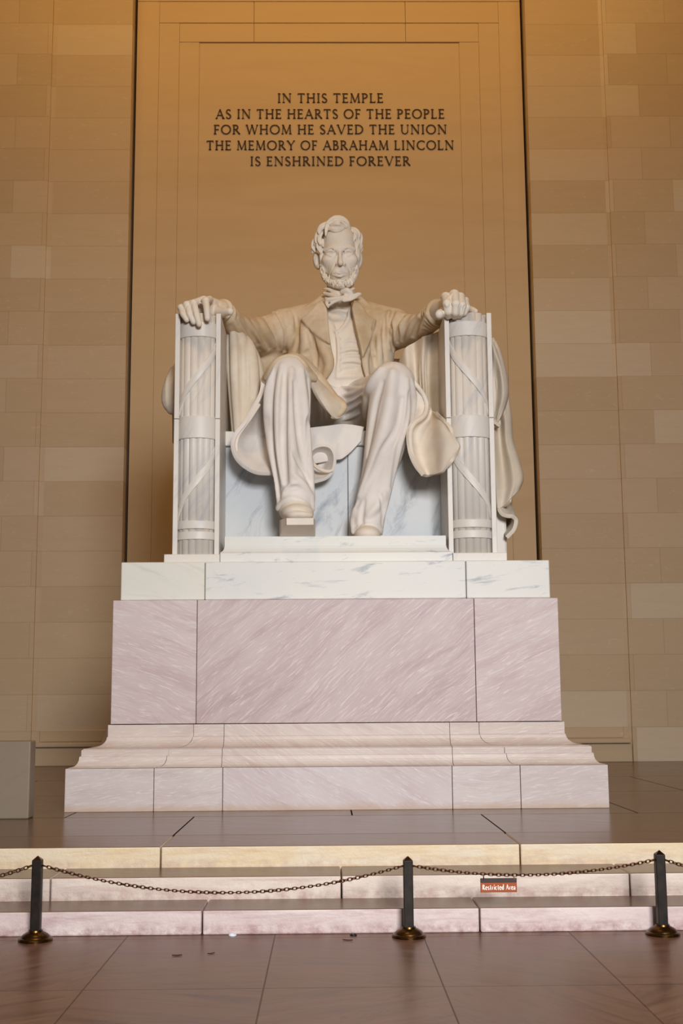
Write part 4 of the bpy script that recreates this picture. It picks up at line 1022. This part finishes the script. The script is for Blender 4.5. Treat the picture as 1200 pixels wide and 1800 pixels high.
lock([(627, 416), (629, 426), (627, 436)], [3.5, 4, 2], [16.82, 16.80, 16.80], 0.012)
for p in ([(580, 391), (590, 389), (602, 394), (609, 401)], [(584, 399), (594, 398), (604, 401)], [(570, 400), (564, 410), (563, 420)], [(563, 412), (557, 424), (558, 434)], [(622, 409), (627, 416), (628, 426)], [(566, 428), (563, 436), (566, 444)], [(630, 418), (631, 428)], [(577, 394), (574, 402), (572, 410)], [(596, 387), (604, 390), (610, 398)], [(555, 428), (552, 436)], [(624, 420), (626, 432), (627, 442)]):
    HR.fold(p, 1.9, 0.0, 's', k=0.008)
HR.blur(1)
HR.mesh('hair', M_STAT, FIG)
# ---- beard along the jaw
BD = Carve(bh, 0.06, 0.0065)
BD.chain([A_(565, 464, 16.86), A_(567, 478, 16.82), A_(572, 490, 16.77), A_(583, 498.5, 16.71), A_(598, 501, 16.69), A_(612, 498.5, 16.71), A_(621, 489, 16.77), A_(626, 477, 16.82), A_(627, 463, 16.86)], [0.026, 0.036, 0.046, 0.056, 0.060, 0.056, 0.046, 0.036, 0.026], 0.02, n=26)
BD.ell(A_(597.5, 496, 16.69), (0.10, 0.08, 0.05), 0.03)
rb_ = random.Random(3)
for i in range(130):
    t = rb_.random(); a = crom([(566, 470), (568, 482), (575, 492), (586, 498), (598, 500), (610, 498), (619, 490), (624, 480), (625, 470)], 101)[int(t*100)]
    q = (a[0]+rb_.uniform(-5, 5)*(0.5 if abs(t-0.5) > 0.3 else 1), a[1]+rb_.uniform(-5, 4)); hh = BD.hit(*q)
    if hh is None: continue
    c = hh[0]; L_ = rb_.uniform(0.016, 0.036); dx = rb_.uniform(-0.012, 0.012)
    BD.chain([c+np.array([0, 0.0, L_]), c+np.array([dx, -0.006, 0]), c+np.array([-dx*0.5, 0.002, -L_])], [0.006, 0.010, 0.005], 0.008, n=5)
BD.fold([(580, 489), (589, 494), (592, 499)], 1.2, 0.1, 's'); BD.fold([(615, 489), (606, 494), (603, 499)], 1.2, 0.1, 's')
BD.mesh('beard', M_STAT, FIG)
# ---- collar wings and bow tie
BT = Carve([A_(560, 500, 16.4), A_(645, 500, 16.4), A_(560, 548, 16.4), A_(645, 548, 16.9)], 0.06, 0.009)
def bt_(p, r, Y, k=0.012, n=12): BT.chain([A_(*q, y) for q, y in zip(p, Y)], [v/129.0 for v in r], k, n=n)
bt_([(568, 507), (578, 509), (589, 514), (600, 516), (612, 513), (622, 507)], [2.6, 3.2, 4, 4.5, 4, 2.8], [16.78, 16.70, 16.64, 16.62, 16.64, 16.74])
bt_([(570, 516), (582, 519), (596, 522)], [3.5, 4, 4], [16.74, 16.64, 16.58])
bt_([(602, 513), (610, 511), (616, 516), (608, 520)], [5, 5.5, 5, 5], [16.58, 16.54, 16.54, 16.56])
bt_([(604, 524), (590, 526), (577, 527), (572, 524)], [5, 5, 4.5, 2.5], [16.54, 16.52, 16.54, 16.58])
bt_([(574, 526), (574, 534), (577, 541)], [2.6, 3.2, 1.6], [16.56, 16.55, 16.55])
bt_([(600, 525), (588, 530), (578, 537)], [3.5, 3.2, 2], [16.53, 16.52, 16.54])
bt_([(606, 526), (618, 523), (629, 518), (634, 517)], [5, 5, 4.2, 2.6], [16.54, 16.54, 16.58, 16.62])
bt_([(604, 529), (616, 527), (626, 523)], [2.6, 2.4, 1.6], [16.52, 16.52, 16.55])
for p in ([(578, 530), (590, 527), (600, 525)], [(610, 526), (622, 521), (631, 518)], [(606, 514), (611, 517), (612, 521)], [(576, 513), (588, 517)]):
    BT.fold(p, 1.2, 0.1, 's')
BT.blur(1)
BT.mesh('bow_tie', M_STAT, FIG)

# ---- hands, each with a palm, four bent fingers and a thumb
def hand_field(lo, hi): return Carve([lo, hi], 0.14, 0.0075)
LH = hand_field(A_(312, 572, 14.75), A_(408, 515, 15.8))
zf = zarm
LH.chain([A_(352, 534, 15.22), A_(368, 536, 15.42), A_(384, 541, 15.62), A_(396, 552, 15.85)], [0.095, 0.115, 0.105, 0.10], 0.05, n=8, flat=(1, 1, 1.15))
LH.chain([A_(340, 540, 15.16), A_(355, 546, 15.25), A_(372, 552, 15.40)], [0.085, 0.10, 0.09], 0.05)
for mc, pip, dip, tip, r in (((341, 533, 15.16), (318, 541, 14.95), (321, 552, 14.86), (328, 562.5, 14.84), 0.040),
                             ((350, 530, 15.14), (328, 536, 14.92), (333, 552, 14.83), (340, 566, 14.81), 0.043),
                             ((358, 527, 15.14), (340, 533.5, 14.90), (345, 552, 14.80), (350, 570, 14.79), 0.045),
                             ((368, 527, 15.18), (361.5, 529, 14.92), (363.5, 545, 14.80), (364.5, 560, 14.79), 0.044)):
    LH.chain([A_(*mc), A_(*pip), A_(*dip), A_(*tip)], [r*1.2, r*1.06, r*0.97, r*0.85], 0.012, n=None)
    LH.ell(A_(*pip), (r*1.12, r*1.1, r*1.08), 0.02)
for p in ([(345, 526), (334, 537), (334, 552), (337, 562)], [(351, 528), (343, 537), (346, 556)], [(334, 534), (324, 541), (327, 552)]):
    LH.fold(p, 1.0, 0.1, 's', k=0.006)
LH.chain([A_(374, 545, 15.45), A_(388, 550, 15.28), A_(398, 548.5, 15.16), A_(404.5, 547.5, 15.10)], [0.085, 0.068, 0.052, 0.045], 0.03, n=9)
for p in ([(352, 526), (360, 530), (372, 532)], [(347, 529), (356, 535)], [(364, 524), (376, 530), (386, 537)]):
    LH.fold(p, 1.6, 0.35)
LH.blur(1); LH.mesh('hand', M_STAT, FIG)
RH = hand_field(A_(760, 566, 14.55), A_(838, 500, 15.95))
RH.chain([A_(760, 556, 15.90), A_(772, 546, 15.55), A_(792, 535, 15.18)], [0.115, 0.12, 0.115], 0.05, n=8)
RH.chain([A_(794, 537, 15.08), A_(812, 540, 15.10)], [0.115, 0.095], 0.04)
for mc, pip, dip, tip, r in (((783, 522, 15.02), (785.5, 534, 14.78), (787.5, 548, 14.80), (788, 555, 14.90), 0.054),
                             ((798, 518, 14.98), (801, 535, 14.74), (800, 549, 14.77), (799, 555, 14.87), 0.058),
                             ((809, 522, 15.0), (812, 537, 14.78), (809.5, 550, 14.81), (807, 555, 14.90), 0.050),
                             ((817.5, 529, 15.04), (820, 541, 14.84), (815.5, 550, 14.86), (813, 553, 14.94), 0.044)):
    RH.chain([A_(*mc), A_(*pip), A_(*dip), A_(*tip)], [r*1.12, r*1.0, r*0.94, r*0.85], 0.007)
    RH.ell(A_(*pip), (r*1.08, r*1.05, r*1.0), 0.008); RH.ell(A_(*mc), (r*1.15, r*1.2, r*1.1), 0.015)
RH.chain([A_(780, 548, 15.40), A_(777, 551, 15.08), A_(773, 552, 14.86), A_(771.5, 553, 14.80)], [0.07, 0.062, 0.060, 0.052], 0.012, n=8)
RH.ell(A_(785.5, 535.5, 14.735), (0.030, 0.02, 0.036), 0.01)
for p in ([(785, 516), (779, 523), (771, 532)], [(797, 513), (791, 521), (783, 528)]):
    RH.fold(p, 2.0, 0.3)
for p in ([(793, 520), (794, 535), (794.5, 552)], [(806, 521), (807.5, 536), (805, 552)], [(814.5, 526), (816.5, 538), (812, 551)]):
    RH.fold(p, 1.3, 0.1, 's', k=0.006)
RH.blur(1); RH.mesh('hand', M_STAT, FIG)

# ---- shoes
SL = Carve([A_(485, 945, 14.5), A_(556, 870, 14.5), A_(520, 880, 15.5)], 0.1, 0.012)
SL.ell(A_(519, 896, 15.18), (0.215, 0.26, 0.17), 0.03); SL.ell(A_(523, 903, 14.95), (0.20, 0.27, 0.115), 0.06); SL.ell(A_(527, 907, 14.78), (0.165, 0.17, 0.06), 0.05)
SL.fold([(498, 903), (510, 897), (526, 896), (544, 902)], 1.8, 0.1, 's')
SL.blur(1)
shoe = SL.mesh('shoe', M_STAT, FIG)
def prism_yz(b, sections):
    b.ring_loft(sections)
b = MB(); yt = 14.60
secs = []
for px0, px1, f in ((503.5, 551.0, 0.0), (500, 552, 0.25), (494, 553.5, 0.6), (491, 554, 1.0)):
    y = yt+(14.93-yt)*f; zt = Z(527, 910.5, yt)+0.02*f; zbm = Z(527, 922.5, yt)+(zfp-Z(527, 922.5, yt))*f
    secs.append([(X(px0, 915, y), y, zbm), (X(px1, 915, y), y, zbm), (X(px1, 915, y), y, zt), (X(px0, 915, y), y, zt)])
y = 15.45; secs.append([(X(491, 915, y), y, zfp), (X(552, 915, y), y, zfp), (X(552, 915, y), y, secs[-1][2][2]), (X(491, 915, y), y, secs[-1][2][2])])
b.ring_loft(secs); b.build('sole', M_STAT, shoe, bevel=0.006)
SR = Carve([A_(615, 945, 15.0), A_(680, 920, 15.0), A_(645, 920, 15.6)], 0.12, 0.012)
SR.ell(A_(645.5, 938, 15.42), (0.175, 0.25, 0.16), 0.03); SR.ell(A_(645, 940, 15.2), (0.165, 0.22, 0.10), 0.05)
gz = SR.ax[2][None, None, :]; SR.d = np.maximum(SR.d, (zfp+0.002-gz)+0*SR.d).astype(np.float32)
shoe2 = SR.mesh('shoe', M_STAT, FIG)

# ---- hanging tails of the coat
rim = [(467, 664), (463, 690), (450, 716), (432, 745), (416, 766), (411.5, 785), (418, 804), (432, 818), (453, 828), (484, 829)]
cc = (476, 765)
rows = [[(x, y, Yq) for (x, y), Yq in zip(rim, (15.55, 15.5, 15.45, 15.4, 15.38, 15.36, 15.34, 15.33, 15.33, 15.35))]]
for f, dy in ((0.13, 0.10), (0.3, 0.24), (0.55, 0.36), (0.85, 0.42)):
    rows.append([(x+(cc[0]-x)*f*(0.6 if i < 2 else 1), y+(cc[1]-y)*f*(0.5 if i < 3 else 1), min(r0[2]+dy, 15.80)) for i, ((x, y), r0) in enumerate(zip(rim, rows[0]))])
patch('coat_tail', rows, M_TROU, FIG, 0.055, 8)
patch('coat_tail_side', [[(455, 708, 15.46), (440, 732, 15.42), (420, 760, 15.40), (413, 778, 15.39), (413, 795, 15.38)],
                    [(448, 712, 15.62), (432, 734, 15.60), (416, 756, 15.58), (412, 775, 15.56), (413, 792, 15.5)],
                    [(446, 722, 15.8), (430, 738, 15.8), (416, 756, 15.8), (414, 772, 15.8), (416, 788, 15.75)]], M_STAT, FIG, 0.04, 8)
patch('coat_tail', [[(750, 708, 15.62), (745, 731, 15.45), (729, 743, 15.30), (720, 760, 15.22), (722, 791, 15.14), (731, 815, 15.08), (745, 833, 15.04)],
                    [(756, 714, 15.72), (752, 735, 15.66), (739, 750, 15.54), (732, 767, 15.44), (736, 793, 15.33), (744, 815, 15.22), (753, 834.5, 15.12)],
                    [(759, 722, 15.70), (760, 736, 15.58), (757, 755, 15.36), (757, 775, 15.24), (760, 798, 15.15), (763, 818, 15.06), (765, 833, 15.0)],
                    [(763, 727, 15.5), (771, 737, 15.25), (775, 755, 15.0), (778, 775, 14.9), (779, 795, 14.88), (778, 812, 14.87), (776, 828, 14.87)],
                    [(768, 733, 15.3), (785, 748, 14.92), (793, 762, 14.83), (800, 773, 14.79), (807, 784, 14.78), (799, 797, 14.79), (790, 809, 14.80)]], M_STAT, FIG, 0.045, 8)
def ribbon(name, path, r, n=40, flat=(1, 1, 1)):
    Q = crom([list(at(x, y, Y)) for x, y, Y in path], n); rr = [r*(0.5+0.5*math.sin(math.pi*min(max(t, .08), .92))**0.5) for t in np.linspace(0, 1, n)]
    b = MB(); b.tube(list(Q), rr, 12); return b.build(name, M_STAT, FIG, smooth=True)
ribbon('coat_hem', [(712, 652, 15.5), (722, 664, 15.48), (734, 680, 15.5), (745, 696, 15.56), (750, 714, 15.56), (745, 731, 15.45), (729, 743, 15.3), (720.5, 760, 15.22), (722, 791, 15.18), (731, 815, 15.16), (745, 833, 15.16)], 0.034, 60)
patch('coat_tail_side', [[(716, 660, 15.55), (726, 670, 15.52), (738, 686, 15.54), (747, 702, 15.58), (749, 718, 15.55), (742, 733, 15.45)],
                    [(712, 676, 15.6), (720, 690, 15.58), (729, 704, 15.58), (735, 716, 15.56), (736, 728, 15.5), (730, 740, 15.42)],
                    [(708, 700, 15.65), (714, 710, 15.62), (718, 722, 15.6), (720, 734, 15.56), (720, 744, 15.5), (718, 756, 15.45)]], M_STAT, FIG, 0.04, 8)
# scroll of cloth between the legs
patch('coat_tail', [[(546, 797, 15.60), (553, 789, 15.58), (566, 785, 15.56), (579, 788, 15.56), (586, 801, 15.57), (584, 822, 15.57), (573, 838, 15.57), (549, 846, 15.58)],
                    [(547, 800, 15.68), (555, 794, 15.68), (566, 792, 15.68), (575, 795, 15.68), (579, 805, 15.68), (577, 820, 15.68), (568, 832, 15.68), (549, 838, 15.68)],
                    [(550, 806, 15.76), (557, 802, 15.78), (564, 801, 15.79), (569, 804, 15.79), (571, 811, 15.79), (568, 820, 15.79), (562, 826, 15.79), (549, 828, 15.77)],
                    [(551, 812, 15.80), (556, 811, 15.81), (558, 811, 15.81), (559, 812, 15.81), (560, 814, 15.81), (559, 816, 15.81), (557, 817, 15.81), (550, 818, 15.80)]], M_TROU, FIG, 0.04, 8)
ribbon('coat_hem', [(548, 808, 15.60), (551, 816, 15.56), (562, 825, 15.55), (575, 829, 15.56), (584, 827, 15.57)], 0.026, 24)

# ------------------------------------------------------------------ cloth thrown over the chair
DR = thing('draped_mantle', 'carved marble cloth draped over the back and both arms of the armchair', 'drapery', (0.1, 16.4, zst))
O3 = Carve([A_(396, 566, 15.5), A_(465, 566, 15.5), A_(396, 762, 15.5), A_(465, 762, 15.5), A_(430, 660, 16.3)], 0.12, 0.014)
for p, r in (([(403, 582, 15.95), (405, 640, 15.93), (413, 758, 15.92)], [0.045, 0.06, 0.05]), ([(408, 574, 15.86), (413, 610, 15.80), (415, 680, 15.80), (418, 758, 15.82)], [0.04, 0.075, 0.075, 0.055]),
             ([(414, 576, 15.90), (425, 606, 15.88), (429, 680, 15.86), (428, 758, 15.86)], [0.06, 0.09, 0.085, 0.07]), ([(424, 590, 16.0), (438, 618, 15.92), (443, 680, 15.88), (439, 758, 15.88)], [0.07, 0.10, 0.10, 0.08]),
             ([(434, 600, 16.1), (449, 640, 16.05), (455, 700, 16.0), (450, 758, 15.95)], [0.07, 0.09, 0.10, 0.09])):
    O3.chain([A_(*q) for q in p], r, 0.018, n=14)
O3.fold([(430, 730), (436, 706), (444, 698), (452, 708)], 3, 0.3); O3.fold([(440, 735), (443, 715), (446, 708)], 4.5, 0.1, 's')
for p in ([(418, 588), (421, 640), (422, 720)], [(431, 606), (436, 660), (434, 730)]): O3.fold(p, 2.2, 0.1, 's')
O3.blur(1); O3.mesh('inner_fold', M_CLOTH, DR)
patch('inner_fold', [[(701, 634, 16.25), (712, 612, 16.05), (728, 602, 16.10), (744, 592, 15.90), (756, 588, 15.98), (770, 583, 15.82), (783, 580, 15.9)],
                    [(702, 655, 16.15), (716, 648, 15.95), (730, 645, 16.05), (742, 642, 15.85), (753, 640, 15.96), (768, 636, 15.80), (784, 632, 15.85)],
                    [(706, 695, 16.1), (720, 690, 15.92), (733, 690, 16.02), (744, 688, 15.82), (753, 686, 15.94), (768, 684, 15.80), (785, 682, 15.85)],
                    [(710, 752, 16.1), (724, 752, 15.92), (736, 752, 16.0), (747, 752, 15.84), (756, 752, 15.92), (770, 752, 15.82), (786, 752, 15.85)]], M_CLOTH, DR, 0.07, 8)
O1 = Carve([A_(285, 630, 15.4), A_(312, 790, 15.4), (lxa-0.1, 17.4, zarm), (lxa-0.1, 17.4, zarm-2.2)], 0.2, 0.017)
O1.chain([A_(309, 654, 15.7), A_(300, 680, 15.62), A_(298, 704, 15.62), A_(303, 718, 15.64)], [0.09, 0.10, 0.105, 0.085], 0.05, n=10)
O1.chain([A_(309, 725, 15.8), A_(308.5, 776, 15.8)], [0.05, 0.045], 0.05)
for yy, pb in ((16.05, 728), (16.3, 722), (16.55, 730), (16.8, 724), (17.05, 730), (17.3, 726)):
    zt_, zb_ = zarm-0.25, Z(302, pb, 15.8)-0.25*(yy > 16.4); O1.chain([(lxa-0.01, yy, zt_), (lxa-0.09, yy, 0.5*(zt_+zb_)), (lxa-0.06, yy+0.03, zb_)], [0.10, 0.13, 0.10], 0.05)
O1.fold([(294, 660), (292, 690), (294, 718)], 2.5, 0.3); O1.fold([(302, 645), (298, 668)], 2.0, 0.3, 's')
O1.mesh('outer_fold', M_CLOTH, DR)
def back(q, dy=1.5):      # same world x and z, further into the room
    p = at(*q); y = q[2]+dy; d = (p-EYEP); 
    v = np.array([p[0], y, p[2]])-EYEP; s = v@FW
    return (600+FPX*(v@RT)/s, 900-FPX*(v@UP)/s, y)
def rows_back(rows): return [r+[back(r[-1])] for r in rows]
patch('outer_fold', rows_back([[(860, 594, 15.55), (864, 596, 15.50), (868, 600, 15.55), (872, 606, 15.75)],
                    [(862, 640, 15.45), (871, 640, 15.35), (880, 642, 15.50), (886, 646, 15.80)],
                    [(864, 692, 15.45), (876, 692, 15.35), (887, 694, 15.50), (893, 695, 15.80)],
                    [(866, 735, 15.45), (877, 736, 15.55), (889, 736, 15.42), (899, 738, 15.75)],
                    [(868, 776, 15.45), (879, 776, 15.55), (891, 776, 15.42), (902, 776, 15.75)],
                    [(870, 815, 15.45), (883, 814, 15.55), (900, 813, 15.40), (913, 812, 15.70)],
                    [(872, 858, 15.45), (887, 855, 15.50), (905, 847, 15.38), (920, 841, 15.65)],
                    [(874, 894, 15.50), (883, 890, 15.50), (898, 876, 15.42), (914, 860, 15.65)]]), M_CLOTH, DR, 0.06, 8)
patch('outer_fold', rows_back([[(861, 594, 15.40), (863, 595, 15.36), (864.5, 596, 15.40), (866, 598, 15.6)],
                    [(862, 620, 15.36), (868, 619, 15.26), (874, 620, 15.30), (879, 621, 15.6)],
                    [(863, 658, 15.36), (872, 657, 15.32), (883, 659, 15.22), (890, 661, 15.6)],
                    [(864, 694, 15.36), (872, 694, 15.36), (885, 697, 15.22), (893, 697, 15.6)],
                    [(866, 728, 15.36), (870, 730, 15.34), (876, 731, 15.28), (883, 730, 15.5)],
                    [(867, 752, 15.40), (868, 752, 15.38), (869, 751, 15.38), (870, 750, 15.45)]]), M_CLOTH, DR, 0.05, 8)
patch('outer_fold', [[(879, 892, 15.48), (884, 901, 15.48), (893, 904, 15.46), (902, 905, 15.46), (910, 914, 15.5), (906, 932, 15.52), (893, 947, 15.55)],
                    [(884, 886, 15.62), (889, 894, 15.64), (896, 897, 15.64), (903, 899, 15.64), (907, 911, 15.66), (902, 928, 15.68), (891, 942, 15.70)],
                    [(892, 878, 16.0), (895, 884, 16.0), (899, 888, 16.0), (902, 893, 16.0), (903, 906, 16.0), (898, 922, 16.0), (889, 936, 16.0)],
                    [(894, 870, 16.6), (896, 876, 16.6), (898, 882, 16.6), (900, 890, 16.6), (899, 902, 16.6), (894, 916, 16.6), (887, 930, 16.6)]], M_CLOTH, DR, 0.05, 8)
b = MB(); yv = 15.7
b.box(X(868, 930, yv), X(890.5, 930, yv), yv, 17.4, zpl+0.001, Z(880, 890, yv)); b.build('cloth_fall', M_CHAIR, DR, bevel=0.03)
# end of the cloth lying on the right arm and its fall over the seat between the legs
O2 = Carve([A_(822, 540, 15.2), A_(840, 552, 15.2), A_(830, 545, 15.6)], 0.1, 0.009)
O2.chain([A_(824, 543, 15.35), A_(831, 546, 15.25), A_(836, 547, 15.2)], [0.045, 0.045, 0.03], 0.02, n=6)
O2.chain([A_(826, 549, 15.35), A_(834, 550, 15.22)], [0.035, 0.03], 0.02)
O2.mesh('cloth_end', M_CLOTH, DR)
patch('seat_fall', [[(540, 752, 15.78), (556, 750, 15.74), (575, 748, 15.76), (598, 745, 15.74), (618, 746, 15.76), (640, 750, 15.78)],
                    [(540, 785, 15.76), (556, 780, 15.72), (575, 774, 15.75), (598, 768, 15.72), (618, 762, 15.75), (638, 758, 15.77)],
                    [(540, 815, 15.76), (556, 814, 15.72), (584, 809, 15.73), (601, 806, 15.70), (615, 796, 15.74), (635, 775, 15.77)]], M_TROU, DR, 0.04, 8)
